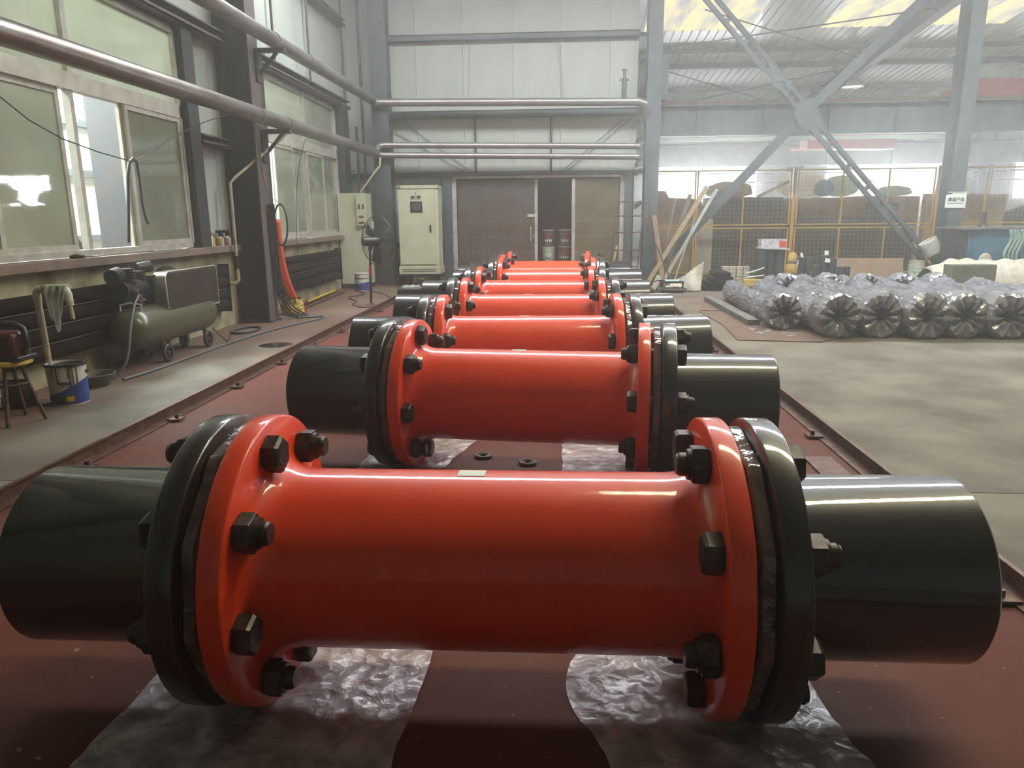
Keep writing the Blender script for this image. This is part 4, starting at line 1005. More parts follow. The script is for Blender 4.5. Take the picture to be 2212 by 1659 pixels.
build(MB().tube([(-4.24, 5.2, .70), (-4.2, 5.2, .755), (-4.06, 5.2, .755), (-3.995, 5.2, .72), (-3.985, 5.2, .60), (-4.02, 5.2, .52)], .024, 12), 'handle', M['cabdark'], pu, smooth=60)
build(MB().box(-4.31, -3.99, 5.09, 5.31, .487, .52), 'foot', M['cabdark'], pu, bevel=.01)
tag(build(MB().sphere((-4.45, 5.62, .12), .12, 16, 10, (1, .9, 1)).box(-4.55, -4.36, 5.55, 5.72, .0, .1), 'motor_housing', M['darkgrease']), 'greasy dark motor housing on the floor behind the stool', 'machine')

# on the sill
def can(x, y, z, r, h, m, top, label, name='spray_can'):
    t = thing(name, label, 'can', (x, y, z))
    build(MB().lathe([(z, .0001), (z, r), (z + h, r), (z + h + .015, r * .75), (z + h + .02, .0001)], (x, y, 0), 'Z', 18), 'body', m, t)
    build(MB().cyl((x, y, z + h + .018), (x, y, z + h + .05), r * .6, n=14), 'cap', top, t)
can(-4.68, 9.80, 1.15, .028, .13, M['white'], M['cabdark'], 'white can with dark cap on the sill')
can(-4.68, 9.87, 1.15, .028, .10, M['yellow'], M['yellow'], 'small yellow can beside the white can on the sill')
def spray_gun(x, y, label):
    t = thing('spray_gun', label, 'spray gun', (x, y, 1.15)); z = 1.15
    build(MB().lathe([(z, .0001), (z, .05), (z + .10, .052), (z + .115, .03), (z + .13, .02), (z + .13, .0001)], (x, y, 0), 'Z', 20), 'cup', M['pvc'], t)
    build(MB().tube([(x, y, z + .12), (x, y, z + .18), (x - .0, y - .08, z + .19)], .016, 10).cyl((x, y + .06, z + .20), (x, y - .09, z + .19), .018, n=10), 'gun_body', M['darkgrease'], t)
    build(MB().bar((x, y + .05, z + .19), (x, y + .09, z + .05), .02, .03), 'grip', M['darkgrease'], t)
    build(MB().bar((x, y + .0, z + .17), (x, y + .04, z + .10), .008, .012), 'trigger', M['boltend'], t)
spray_gun(-4.68, 10.08, 'dirty spray gun with a cream cup on the sill')
spray_gun(-4.68, 10.3, 'second spray gun on the sill, next to the column')
tag(build(MB().sphere((-4.67, 6.95, 1.165), .07, 16, 8, (.8, 1.3, .35)), 'oily_rag', M['darkgrease']), 'crumpled oily rag on the near sill', 'rag')
for p0, p1, lab in (((-4.70, 7.55, .86), (-4.64, 7.75, 1.02), 'leaning left'), ((-4.70, 7.72, .86), (-4.64, 7.60, .99), 'leaning right')):
    tag(build(MB().cyl(p0, p1, .012, n=8), 'pipe_hook', M['rust']), 'short rusty rod crossing above the radiator, ' + lab, 'rod')
# puddle
tag(build(MB().cyl((-3.44, 8.65, .0002), (-3.44, 8.65, .002), .2, .19, n=32), 'puddle', mat('still_water', (0.03, 0.028, 0.025), 0.04, spec=0.6)), 'small dark puddle on the concrete', 'puddle')

# ================================================================== BY THE LEFT COLUMN
def strip(u, v):
    z = 1.5 * (1 - u) ; b = .24 * u ** 3
    return (-4.46 + b + .14 * v * 1.0, 11.40 + .06 * v + .25 * u ** 3, max(.02, z))
tag(build(MB().grid(strip, 24, 3), 'flexible_strip', M['orangestrip'], smooth=80, solid=.006), 'orange flexible strip curving down beside the left column', 'strip')
for k in range(5):
    o_ = .012 * k
    pts = smooth_path([(-4.24 + o_, 10.78 + .03 * k, 1.72), (-4.235 + o_, 10.8 + .03 * k, 1.2), (-4.23 + o_, 10.82 + .03 * k, .6), (-4.18 + o_ * 2, 10.9 + .04 * k, .12 + .02 * k), (-4.08 + .03 * k, 11.12 + .06 * k, .02), (-3.98 + .03 * k, 11.0 + .04 * k, .014)])
    tag(build(MB().tube(pts, .011, 6), 'hanging_cable', M['rubber'], smooth=60), 'black cable hanging down the left column to the floor', 'cable', 'cables on the left column')
lp = [(-4.14 + .10 * cos(a), 10.98 + .02 * sin(a), 1.42 + .30 * sin(a)) for a in [k * 2 * pi / 30 for k in range(30)]]
tag(build(MB().tube(lp, .014, 8, closed=True), 'hose_loop', M['rubber'], smooth=60), 'black hose loop hung on the left column', 'hose')
tag(build(MB().tube(smooth_path([(-4.27, 10.7, 2.6), (-4.25, 10.72, 2.1), (-4.2, 10.8, 1.85), (-4.1, 10.95, 1.72)]), .004, 5), 'thin_wire', M['rubber']), 'thin wire tacked to the left column', 'wire')
tag(build(MB().tube(smooth_path([(-4.02, 12.0, 2.75), (-4.2, 12.05, 2.2), (-4.3, 12.1, 1.4), (-4.35, 12.2, .9)]), .005, 5), 'pull_cord', M['rubber']), 'dark cord hanging in front of the far window', 'cord')
bx = thing('parts_box', 'torn yellow carton with crumpled paper by the left column', 'box', (-4.3, 11.55, 0))
def crump(u, v):
    a = 2 * pi * u; r = .18 + .03 * noise.noise(Vector((cos(a) * 3, sin(a) * 3, v * 4)))
    return (-4.28 + r * cos(a) * (1 - .15 * v), 11.6 + r * sin(a) * (1 - .1 * v), .02 + .24 * v + .05 * noise.noise(Vector((cos(a) * 2, sin(a) * 2, 4 + v))) * v)
build(MB().grid(crump, 28, 8), 'carton', M['kraft'], bx, smooth=0)
build(MB().box(-4.36, -4.2, 11.45, 11.6, .0, .10), 'base', M['yellow'], bx)
build(MB().sphere((-4.28, 11.6, .2), .13, 12, 8, (1, 1, .6)), 'scrap', M['darkgrease'], bx)
for k, (p0, p1, r, m, lab) in enumerate((((-4.42, 11.95, .03), (-4.55, 15.3, .03), .03, M['rust'], 'rust brown pipe on the floor along the wall, innermost'), ((-4.30, 12.0, .025), (-4.42, 15.0, .025), .025, M['rust'], 'rust brown pipe on the floor along the wall, outermost'), ((-4.38, 12.6, .085), (-4.5, 14.6, .085), .02, M['yellow'], 'yellow-banded rod lying on top of the rusty pipes'))):
    tag(build(MB().cyl(p0, p1, r, n=12), 'floor_pipe', m), lab, 'pipe')
tag(build(MB().tube(smooth_path([(-4.3, 15.4, .012), (-3.9, 14.6, .012), (-4.05, 14.0, .012), (-3.7, 13.3, .012), (-3.6, 12.7, .012), (-3.1, 12.35, .012), (-2.95, 11.9, .012), (-3.1, 11.8, .012)]), .009, 6), 'floor_cable', M['rubber'], smooth=60), 'dark cable wandering over the floor around the fan base', 'cable')
tag(build(MB().tube(smooth_path([(-4.0, 15.3, .012), (-3.5, 14.6, .012), (-2.9, 13.2, .012), (-2.5, 12.7, .012), (-2.3, 12.6, .012)]), .007, 6), 'floor_cable', M['rubber'], smooth=60), 'thin dark cable running from the buckets towards the black pipe ends', 'cable')

# pedestal fan
fn = thing('pedestal_fan', 'black pedestal fan with a large wire cage by the cabinets', 'fan', (-3.25, 12.6, 0))
FX, FY, FZ = -3.13, 12.72, 1.12
build(MB().lathe([(0, .0001), (0, .24), (.02, .24), (.035, .10), (.06, .035), (.06, .0001)], (-3.25, 12.6, 0), 'Z', 28), 'base', M['rust'], fn)
build(MB().cyl((-3.25, 12.6, .05), (-3.22, 12.6, 1.02), .022, n=12), 'pole', M['cabdark'], fn)
build(MB().cyl((-3.235, 12.6, .55), (-3.23, 12.6, .70), .026, n=12), 'red_band', M['red'], fn)
build(MB().cyl((-3.30, 12.45, FZ), (-3.08, 12.62, FZ - .01), .075, .09, n=24), 'motor', M['cabdark'], fn)
build(MB().bar((-3.22, 12.6, .98), (-3.18, 12.56, FZ - .05), .05, .05), 'yoke', M['cabdark'], fn)
R_ = Matrix.Rotation(radians(-38), 3, 'Z')
def fpt(a, r, d): return Vector((FX, FY, FZ)) + R_ @ Vector((r * cos(a), d, r * sin(a)))
cage = MB()
for r in (.12, .16, .20, .24, .28, .32, .36, .40): cage.tube([fpt(k * 2 * pi / 40, r, -.09 + .5 * (r * r) * .9) for k in range(40)], .0022, 4, closed=True)
for r in (.12, .20, .28, .36): cage.tube([fpt(k * 2 * pi / 40, r, .13 - .5 * (r * r) * .9) for k in range(40)], .0022, 4, closed=True)
for k in range(16):
    a = k * pi / 8
    cage.tube([fpt(a, r, -.09 + .45 * r * r) for r in (.08, .16, .24, .32, .42)], .003, 4); cage.tube([fpt(a, r, .13 - .45 * r * r) for r in (.08, .2, .32, .42)], .003, 4)
build(cage, 'wire_cage', M['cabdark'], fn)
build(MB().tube([fpt(k * 2 * pi / 48, .425, .02) for k in range(48)], .008, 6, closed=True), 'cage_rim', M['cabdark'], fn)
for k in range(3):
    a = k * 2 * pi / 3 + .4
    build(MB().grid(lambda u, v: fpt(a + (v - .5) * (.9 - .3 * u), .07 + .31 * u, .02 + .05 * (v - .5)), 6, 6), 'blade', M['cabdark'], fn, smooth=80, solid=.003)
build(MB().obox(fpt(1.45, .27, -.08), (.035, .006, .12), R_), 'maker_tag', M['tag'], fn, smooth=0)

# electrical cabinets
ca = thing('control_cabinet', 'tall cream control cabinet with touch screen left of the door', 'cabinet', (-3.05, 16.4, .22))
build(MB().box(-3.48, -2.60, 16.2, 16.75, .29, 2.19), 'body', M['cabinet'], ca, bevel=.01)
d = build(MB().box(-3.465, -2.66, 16.18, 16.2, .50, 2.10), 'door', M['cabinet'], ca, bevel=.004)
build(MB().box(-2.79, -2.755, 16.165, 16.18, 1.20, 1.35), 'handle', M['cabdark'], d, smooth=0)
build(MB().box(-3.20, -2.94, 16.172, 16.18, 1.62, 1.85), 'touch_screen', M['cabdark'], d, smooth=0)
build(MB().box(-3.175, -2.965, 16.168, 16.172, 1.665, 1.83), 'screen_glass', M['screen'], d, smooth=0)
build(MB().box(-3.19, -2.96, 16.172, 16.18, 1.90, 1.985), 'meter_plate', M['frame'], d, smooth=0)
for x in (-3.17, -3.04): build(MB().box(x, x + .065, 16.166, 16.172, 1.92, 1.965), 'meter', M['cabdark'], d, smooth=0)
build(MB().cyl((-3.075, 16.18, 2.02), (-3.075, 16.165, 2.02), .016, n=16), 'indicator', M['red'], d)
build(MB().box(-3.49, -2.59, 16.18, 16.77, 2.12, 2.19), 'top_cap', M['cabinet'], ca, bevel=.005)
pl = build(MB().box(-3.49, -3.40, 16.172, 16.18, 2.13, 2.18), 'maker_plate', M['cabdark'], ca, smooth=0)
for k in range(2): build(MB().box(-3.478 + k * .04, -3.452 + k * .04, 16.169, 16.172, 2.145, 2.165), 'print', M['tag'], pl, smooth=0)
for x in (-3.42, -2.66): build(MB().cyl((x, 16.3, 2.19), (x, 16.3, 2.29), .008, n=8), 'lifting_eye', M['cabdark'], ca)
sk = build(MB().box(-3.5, -2.58, 16.17, 16.78, .29, .45), 'plinth', M['cabinet'], ca, bevel=.004)
for z in (.34, .38): 
    v_ = MB()
    for k in range(18): v_.box(-3.43 + k * .042, -3.40 + k * .042, 16.166, 16.171, z, z + .018)
    build(v_, 'vent_row', M['steeld'], sk, smooth=0)['kind'] = 'stuff'
build(MB().box(-3.55, -2.55, 16.12, 16.82, .24, .29), 'base_tray', M['cabdark'], ca, smooth=0)
for x in (-3.4, -2.75): build(MB().box(x, x + .1, 16.3, 16.7, 0, .24), 'stand', M['steeld'], ca, smooth=0)
cg = thing('power_cabinet', 'grey-green power cabinet with switches behind the fan', 'cabinet', (-4.4, 16.2, 0))
build(MB().box(-4.72, -4.12, 15.9, 16.45, .10, 2.03), 'body', M['cabinet'], cg, bevel=.008)
dp = build(MB().box(-4.30, -4.10, 15.84, 15.9, 1.35, 1.95), 'switch_panel', M['cabinet'], cg, bevel=.004)
for x in (-4.255, -4.165): build(MB().box(x, x + .03, 15.83, 15.84, 1.70, 1.80), 'switch', M['cabdark'], dp, smooth=0)
build(MB().box(-4.26, -4.15, 15.83, 15.84, 1.52, 1.56), 'terminal_row', M['redlabel'], dp, smooth=0)
build(MB().box(-4.26, -4.15, 15.83, 15.84, 1.40, 1.43), 'terminal_row', M['cabdark'], dp, smooth=0)
build(MB().box(-4.72, -4.12, 15.92, 16.45, 0, .1), 'plinth', M['steeld'], cg, smooth=0)
tag(build(MB().box(-2.82, -2.64, YB - .012, YB, 1.0, 1.62), 'notice_board', M['panel'], smooth=0), 'pale panel strip on the wall right of the control cabinet', 'panel')
tag(build(MB().box(-3.69, -3.54, YB - .3, YB - .02, 0, .5).cyl((-3.615, YB - .3, .9), (-3.615, YB - .05, .9), .09, n=20).cyl((-3.615, YB - .18, 0), (-3.615, YB - .18, 1.5), .03, n=10), 'cable_reel', M['darkgrease']), 'dark cable reel between corner column and control cabinet', 'reel')
# small bench with grinder bits next to the fourth joint
t = thing('tool_tray', 'black tray with rags and small tools left of the joint row', 'tray', (-2.68, 13.6, 0))
build(MB().box(-2.95, -2.40, 13.35, 13.8, .0, .24), 'box', M['cabdark'], t, bevel=.03)
build(MB().grid(lambda u, v: (-2.9 + .46 * u, 13.4 + .35 * v, .25 + .05 * abs(noise.noise(Vector((u * 4, v * 4, 1))))), 14, 10), 'rags', M['cloth'], t, smooth=60)
t = thing('spray_cup', 'small copper coloured spray cup on the tool tray', 'cup', (-2.50, 13.5, .27))
build(MB().lathe([(.26, .0001), (.26, .045), (.275, .052), (.40, .052), (.415, .035), (.42, .0001)], (-2.50, 13.5, 0), 'Z', 20), 'cup', M['boltend'], t)
build(MB().cyl((-2.50, 13.5, .42), (-2.50, 13.5, .48), .006, n=8), 'nozzle', M['boltend'], t)

# ================================================================== RIGHT SIDE
# plastic wrapped rolls, axis along Y ---------------------------------------------------------
def roll(X, y0, y1, r, label, seed, tilt=0.0, zb=0.0):
    t = thing('wrapped_roll', label, 'wrapped roll', (X, (y0 + y1) / 2, zb), 'plastic wrapped rolls')
    sd = Vector((seed * 5.1, seed * 2.3, seed)); n = 56; NL = 60
    def rad(a, v):
        q = Vector((cos(a) * 1.6, sin(a) * 1.6, v * 9)) + sd
        w = noise.noise(q) * .02 + abs(noise.noise(q * 2.3)) * .022 + abs(noise.noise(Vector((a * 3, v * 14 + a * 2.5, seed)))) * .02
        return w
    vs = []; fs = []
    rows = [(0.06, .14, 0), (0.0, .34, .0), (-.04, .62, 0), (-.035, .86, 0), (.0, .98, 0), (.05, 1.0, 0)]   # gathered front end: (dy, r factor)
    ring = []
    for (dy, f, _) in rows:
        ring.append((y0 + dy + (.20 if f < .2 else 0), f))
    ring += [(y0 + .05 + (y1 - y0 - .1) * k / NL, 1.0) for k in range(1, NL)]
    ring += [(y1, .97), (y1 + .03, .8), (y1 + .03, .4), (y1 - .05, .1)]
    for (y, f) in ring:
        v = (y - y0) / (y1 - y0)
        pl = 0.0
        for k in range(n):
            a = 2 * pi * k / n
            pleat = (1 - f) * .055 * sin(a * 11 + 2 * noise.noise(Vector((a * 2, seed, 0)))) if f < .97 else 0
            d_ = y - y0; fl = 1 + .42 * (1 - min(1, max(0, (d_ - .25) / .45)) ** 2 * (3 - 2 * min(1, max(0, (d_ - .25) / .45)))) + .12 * min(1, max(0, (v - .88) / .08))
            rr = r * f * fl + rad(a, v) * (.5 + .5 * f) * (1.3 if f < .97 else 1) + random.uniform(-.009, .009)
            xx = X + tilt * (y - y0) + rr * cos(a) * .94; zz = zb + r * fl + rr * sin(a)
            vs.append((xx, y + pleat * 1.6 + (noise.noise(Vector((cos(a) * 3, sin(a) * 3, f * 3)) + sd) * .05 if f < .97 else 0), max(zb + .006, zz)))
    m_ = len(ring)
    fs = [(i * n + k, i * n + (k + 1) % n, (i + 1) * n + (k + 1) % n, (i + 1) * n + k) for i in range(m_ - 1) for k in range(n)]
    w = build(MB().add(vs, fs), 'wrapping', M['wrap'], t, smooth=18)
    build(MB().cyl((X, y0 + .16, zb + r * 1.3), (X, y0 + .6, zb + r * 1.1), r * .5, n=20), 'core', M['cabdark'], t)
    return t
RX = [3.0, 3.45, 3.97, 4.47, 4.95, 5.43, 5.92]
RL = ['leftmost wrapped roll, slimmest and set back from the others', 'wrapped roll with a wide round end, second from the left', 'wrapped roll third from the left in the front row', 'wrapped roll fourth from the left in the front row',
      'wrapped roll fifth from the left in the front row', 'wrapped roll sixth from the left in the front row', 'wrapped roll at the right edge of the front row']
RY = [9.85, 9.15, 9.2, 9.1, 9.15, 9.1, 9.2]
for i, X in enumerate(RX):
    roll(X, RY[i], 12.55 + .2 * (i % 2) + (.7 if i == 0 else 0), .195 if i else .17, RL[i], i + 1, tilt=.03 if i == 0 else .015)
RX2 = [4.05, 4.75, 5.4, 6.0, 6.6]
RL2 = ['wrapped roll of the back row, nearest the yellow bundle', 'wrapped roll of the back row in front of the black upright tubes', 'wrapped roll of the back row below the brown board', 'wrapped roll of the back row in front of the white bucket', 'wrapped roll of the back row left of the grey-green box']
for i, X in enumerate(RX2): roll(X, 13.15, 14.4 + .3 * (i % 2), .165, RL2[i], i + 21)
for i, (x, lab) in enumerate(((6.48, 'wrapped roll lying right of the front row, partly hidden'), (7.06, 'wrapped roll farthest right behind the front row'))):
    roll(x, 10.2, 12.9, .195, lab, i + 40)
tag(build(MB().box(2.62, 2.78, 10.2, 13.3, 0, .09), 'timber_sleeper', M['darkwood'], smooth=0), 'grey timber sleeper left of the slimmest wrapped roll', 'timber')
film(lambda u, v: (2.55 + .5 * u + .1 * v, 9.3 + 2.6 * v), 'torn clear film on the floor left of the wrapped rolls', 9, 20, 40)
# rubber mats
tag(build(MB().prism([(2.2, 9.0, 0), (3.15, 8.85, 0), (3.9, 9.6, 0), (3.9, 11.6, 0), (2.25, 11.8, 0), (2.3, 10.3, 0)], (0, 0, .012)), 'rubber_mat', M['mat'], smooth=0), 'brown rubber mat on the floor in front of the slimmest roll', 'mat')
tag(build(MB().prism([(2.3, 11.9, 0), (3.6, 11.7, 0), (3.8, 13.6, 0), (2.7, 13.8, 0)], (0, 0, .010)), 'rubber_mat', M['mat'], smooth=0), 'brown rubber mat on the floor farther back, by the sacking', 'mat')
# tarp covered heap and grey-green box
def tarp(u, v):
    a = pi * v
    r = .42 + .03 * noise.noise(Vector((u * 6, v * 5, 3))) + .012 * sin(u * 60)
    return (7.05 + 3.2 * u, 14.6 - .45 * cos(a) * 1.0, .0 + .62 * sin(a) * (r / .42) * (1 - .25 * max(0, .12 - u) / .12))
tag(build(MB().grid(tarp, 60, 16), 'woven_tarp', M['tarp'], smooth=60, solid=.006), 'cream woven tarp over a long heap in front of the teal cabinet', 'tarp')
tag(build(MB().box(6.98, 7.75, 13.55, 13.85, 0.0, .60), 'storage_box', mat('grey_green_box_paint', '6f7460', 0.6, color2='62674f', scale=4), bevel=.01), 'grey-green box in front of the cream tarp', 'box')
# teal cabinet
tc_ = thing('teal_cabinet', 'teal metal cabinet right of the sign column', 'cabinet', (9.9, 16.1, 0))
build(MB().box(8.35, 11.6, 15.7, 16.6, 0, 1.17), 'body', M['teal'], tc_, bevel=.01)
build(MB().box(8.15, 11.7, 15.6, 16.7, 1.17, 1.21), 'top', M['darkwood'], tc_, smooth=0)
for x in (8.42, 9.75, 10.7): build(MB().box(x, x + .9, 15.675, 15.7, .08, 1.12), 'door', M['teal'], tc_, bevel=.005)
build(MB().box(8.2, 8.35, 15.72, 16.5, 0, 1.17), 'side_post', M['steeld'], tc_, smooth=0)
tag(build(MB().grid(lambda u, v: (9.05 + .32 * u + .05 * sin(v * 7), 15.63 - .03 * abs(sin(u * 13)), 1.16 - .75 * v), 26, 20), 'plastic_strip', M['tealfilm'], smooth=60, solid=.004), 'pale green plastic strip hanging over the teal cabinet', 'plastic film')
tag(build(MB().prism([(8.85, 15.60, .15), (9.5, 15.60, .15), (9.25, 15.62, .95), (9.12, 15.62, .95)], (0, .03, 0)), 'dark_cloth', M['darksheet'], smooth=0), 'dark cloth hanging on the front of the teal cabinet', 'cloth')
tag(build(MB().sphere((8.66, 15.6, .52), .14, 14, 10, (1, .25, 1.3)), 'grey_patch_cloth', M['sack']), 'greyish cloth bundle stuck on the teal cabinet', 'cloth')
tag(build(MB().lathe([(1.21, .0001), (1.21, .10), (1.24, .09), (1.27, .055), (1.48, .045), (1.52, .03), (1.53, .0001)], (8.75, 16.0, 0), 'Z', 16), 'black_tool', M['cabdark']), 'black tool standing on top of the teal cabinet', 'tool')
tag(build(MB().cyl((9.75, 16.0, 1.21), (9.75, 16.0, 1.36), .04, n=12).cyl((9.85, 16.0, 1.21), (9.85, 16.0, 1.36), .035, n=12), 'brown_bottle', M['ply']), 'pair of small brown tins on top of the teal cabinet', 'tin')
# hanging white bag on the brace
bgm = thing('paper_bag', 'white paper bag stuffed between brace and sign column', 'bag', (8.1, 16.7, .5))
def bagf(u, v):
    a = 2 * pi * u; c = Vector((8.0 + .22 * v, 16.68, .92 - .28 * v)); r = .17 + .02 * cos(2 * a)
    ax = Vector((.8, -.1, .5)).normalized(); ay = Vector((0, 1, 0))
    return c + ax * cos(a) * r + ay * sin(a) * r * .7
build(MB().grid(bagf, 24, 8), 'bag', M['white'], bgm, smooth=60, solid=.006)
build(MB().prism([(8.30, 16.60, .75), (8.45, 16.62, .82), (8.42, 16.62, .62), (8.30, 16.6, .50)], (0, .01, 0)), 'flap', M['white'], bgm, smooth=0)
build(MB().sphere((8.15, 16.68, .74), .11, 12, 8), 'stuffing', M['sack'], bgm)
# sign
sg = thing('notice_sign', 'white sign with dark Chinese lettering on the right column', 'sign', (8.62, 16.9, 1.6))
build(MB().prism([(8.40, 16.91, 1.61), (8.83, 16.91, 1.60), (8.83, 16.91, 1.915), (8.54, 16.91, 1.915), (8.50, 16.91, 1.89), (8.43, 16.91, 1.885), (8.405, 16.91, 1.87)], (0, .012, 0)), 'board', M['sign'], sg, smooth=0)
build(MB().box(8.44, 8.80, 16.90, 16.93, 1.925, 1.945), 'tape', M['film'], sg, smooth=0)
text_mesh('滞留产品', .088, M['inkdark'], 'lettering', sg, (8.62, 16.905, 1.775), (radians(90), 0, 0), .001, bold=.0015)
text_mesh('DETENTION PRODUCT', .033, M['steel'], 'small_lettering', sg, (8.61, 16.905, 1.70), (radians(90), 0, 0), .001)
# white bucket by the column
bucket(7.66, 16.3, 0, .16, .38, 'white bucket with a stack of rings on it left of the sign column', 'greenwhite', 'white')
tag(build(MB().lathe([(.392, .0001), (.392, .155), (.43, .16), (.435, .15), (.47, .155), (.475, .145), (.51, .15), (.515, .0001)], (7.66, 16.3, 0), 'Z', 28), 'ring_stack', M['sack']), 'stack of cream rings on the white bucket', 'rings')
# brown board leaning on the fence
tag(build(MB().prism([(5.95, 16.75, 0), (7.62, 16.75, 0), (7.66, 16.95, .53), (5.95, 16.95, .54)], (0, .02, 0)), 'brown_board', M['ply'], smooth=0), 'long brown board standing in front of the fence', 'board')
# upright black foam tubes
UP = [(4.28, 15.9, .11, .80, 'tall black tube left of the taped bundle, leftmost'), (4.48, 16.0, .11, .80, 'tall black tube left of the taped bundle, middle'), (4.66, 15.9, .09, .79, 'tall black tube touching the taped bundle'),
      (5.12, 16.0, .085, .62, 'black tube with a white tag just right of the taped bundle'), (5.28, 16.05, .08, .62, 'black tube second right of the taped bundle'), (5.45, 15.95, .07, .45, 'short black tube with a small white label'),
      (5.62, 16.0, .085, .66, 'black tube with a white scrap on its middle'), (5.77, 15.95, .085, .60, 'black tube right of the one with the scrap'), (5.93, 15.9, .075, .42, 'short black tube, second from the right'), (6.07, 15.95, .075, .42, 'short black tube at the right end of the group')]
for (x, y, r, h, lab) in UP:
    t = thing('foam_tube', lab, 'foam tube', (x, y, 0), 'upright black foam tubes')
    build(MB().lathe([(0, .0001), (0, r), (h - .012, r), (h, r - .012), (h, r * .45), (h - .1, r * .4), (h - .1, .0001)], (x, y, 0), 'Z', 24), 'tube', M['darksheet'], t)
for (x, z, w, h, a, lab) in ((5.14, .64, .05, .14, -.3, 'white paper tag sticking out of a black tube'), (5.66, .55, .12, .08, .2, 'white paper scrap stuck on a black tube'), (5.64, .70, .08, .10, 0, 'white paper cup on top of a black tube'), (5.44, .34, .05, .08, 0, 'small white label on the short black tube'), (5.02, .46, .06, .2, .1, 'white ribbon hanging beside the taped bundle')):
    tag(build(MB().obox((x, 15.905 if z < .6 else 15.97, z), (w, .01, h), Matrix.Rotation(a, 3, 'Y')), 'paper_scrap', M['tag'], smooth=0), lab, 'paper')
bt = thing('taped_bundle', 'ochre taped bundle standing between the black tubes', 'bundle', (4.9, 15.85, 0))
build(MB().lathe([(0, .0001), (0, .115), (.2, .125), (.26, .10), (.30, .12), (.46, .115), (.52, .09), (.56, .10), (.66, .10), (.72, .06), (.73, .0001)], (4.9, 15.85, 0), 'Z', 20), 'bundle', M['kraft'], bt)
for z in (.27, .53): build(MB().lathe([(z - .02, .112), (z, .118), (z + .02, .112)], (4.9, 15.85, 0), 'Z', 20), 'strap', M['darkwood'], bt)
tag(build(MB().box(4.25, 4.78, 15.85, 16.1, .80, 1.0).obox((4.5, 15.9, .81), (.62, .3, .03), Matrix.Rotation(.05, 3, 'Y')), 'clear_bag', M['film'], smooth=0), 'crinkled clear bag with red print on the tall black tubes', 'bag')
tag(build(MB().box(4.62, 4.76, 15.83, 15.845, .84, .96), 'red_packet', M['red'], smooth=0), 'small red packet on top of the tall black tubes', 'packet')
# stack of black short tubes lying, ends towards the viewer
k_ = 0
for row, nrow in enumerate((7, 6, 4, 3)):
    for i in range(nrow):
        x = 3.02 + .105 * i + .052 * row + (.0 if row < 2 else .05); z = .055 + .092 * row
        t = thing('short_tube', 'short black plastic tube in the stacked pile behind the sacking', 'tube', (x, 15.3, z - .052), 'stacked short black tubes')
        build(MB().lathe([(15.05, .030), (15.05, .047), (15.06, .052), (15.75, .052), (15.75, .03), (15.06, .03)], (x, 0, z), 'Y', 18), 'wall', M['cabdark'], t)
# grey block stack and yellow bundles
for c in range(4):
    for r in range(6):
        t = build(MB().box(3.52 + c * .145, 3.52 + c * .145 + .13, 16.0, 16.2, .002 + r * .072, .068 + r * .072), 'packing_block', M['sack'], smooth=0, bevel=.004)
        tag(t, 'pale packing block in the neat stack behind the black tubes', 'block', 'stacked packing blocks')
for i, (z, x0) in enumerate(((.02, 3.75), (.10, 3.85))):
    tag(build(MB().bar((x0, 15.6, z + .05), (x0 + .72, 15.55, z + .055), .14, .09), 'foam_bundle', M['kraft'], bevel=.02), 'ochre foam bundle in front of the tall black tubes, %s' % ('lower one', 'upper one')[i], 'bundle')
tag(build(MB().tube([(3.95, 15.75, .30), (4.15, 15.72, .36), (4.3, 15.7, .42)], .02, 8).tube([(3.95, 15.7, .22), (4.3, 15.7, .26)], .018, 8), 'steel_fork', M['alu']), 'bright steel fork piece lying on the pile', 'tool')
# sacking
def sackf(u, v):
    x = 2.18 + .70 * u; top = .06 + .50 * u ** 1.2
    return (x + .05 * v * u, 14.95 + .30 * v * (1 - .4 * u) + .04 * sin(u * 14 + v * 3), top * v + .01 + .02 * abs(sin(u * 30)) * v)
tag(build(MB().grid(sackf, 40, 14), 'woven_sack', M['sack'], smooth=60, solid=.006), 'torn pale woven sack standing on the floor by the column', 'sack')
tag(build(MB().grid(lambda u, v: (1.92 + .25 * u + .03 * sin(v * 5), 14.9 + .15 * u, .01 + .33 * v * (1 - (2 * u - 1) ** 2 * .8)), 16, 12), 'sack_scrap', M['sack'], smooth=60, solid=.006), 'smaller pale sack scrap left of the torn sack', 'sack')
t = thing('low_trolley', 'low trolley with cloth and a blue-white packet by the sacks', 'trolley', (2.3, 14.85, 0))
build(MB().box(2.02, 2.55, 14.7, 15.0, .05, .09), 'lower_shelf', M['darkwood'], t, smooth=0)
build(MB().box(2.05, 2.5, 14.72, 15.0, .19, .22), 'upper_shelf', M['steeld'], t, smooth=0)
for x in (2.07, 2.46): build(MB().box(x, x + .03, 14.73, 14.76, 0, .2), 'leg', M['steeld'], t, smooth=0)
build(MB().box(2.14, 2.42, 14.76, 14.95, .22, .25), 'packet', mat('pale_cyan_packet', 'a8c6c9', 0.5), t, bevel=.01)
tag(build(MB().tube(smooth_path([(1.75, 14.6, .1), (1.9, 14.75, .22), (2.1, 14.8, .24), (2.15, 14.75, .16), (1.95, 14.65, .03), (1.7, 14.7, .012)]), .012, 6), 'loose_hose', M['rubber'], smooth=60), 'loose dark hose curling beside the low trolley', 'hose')
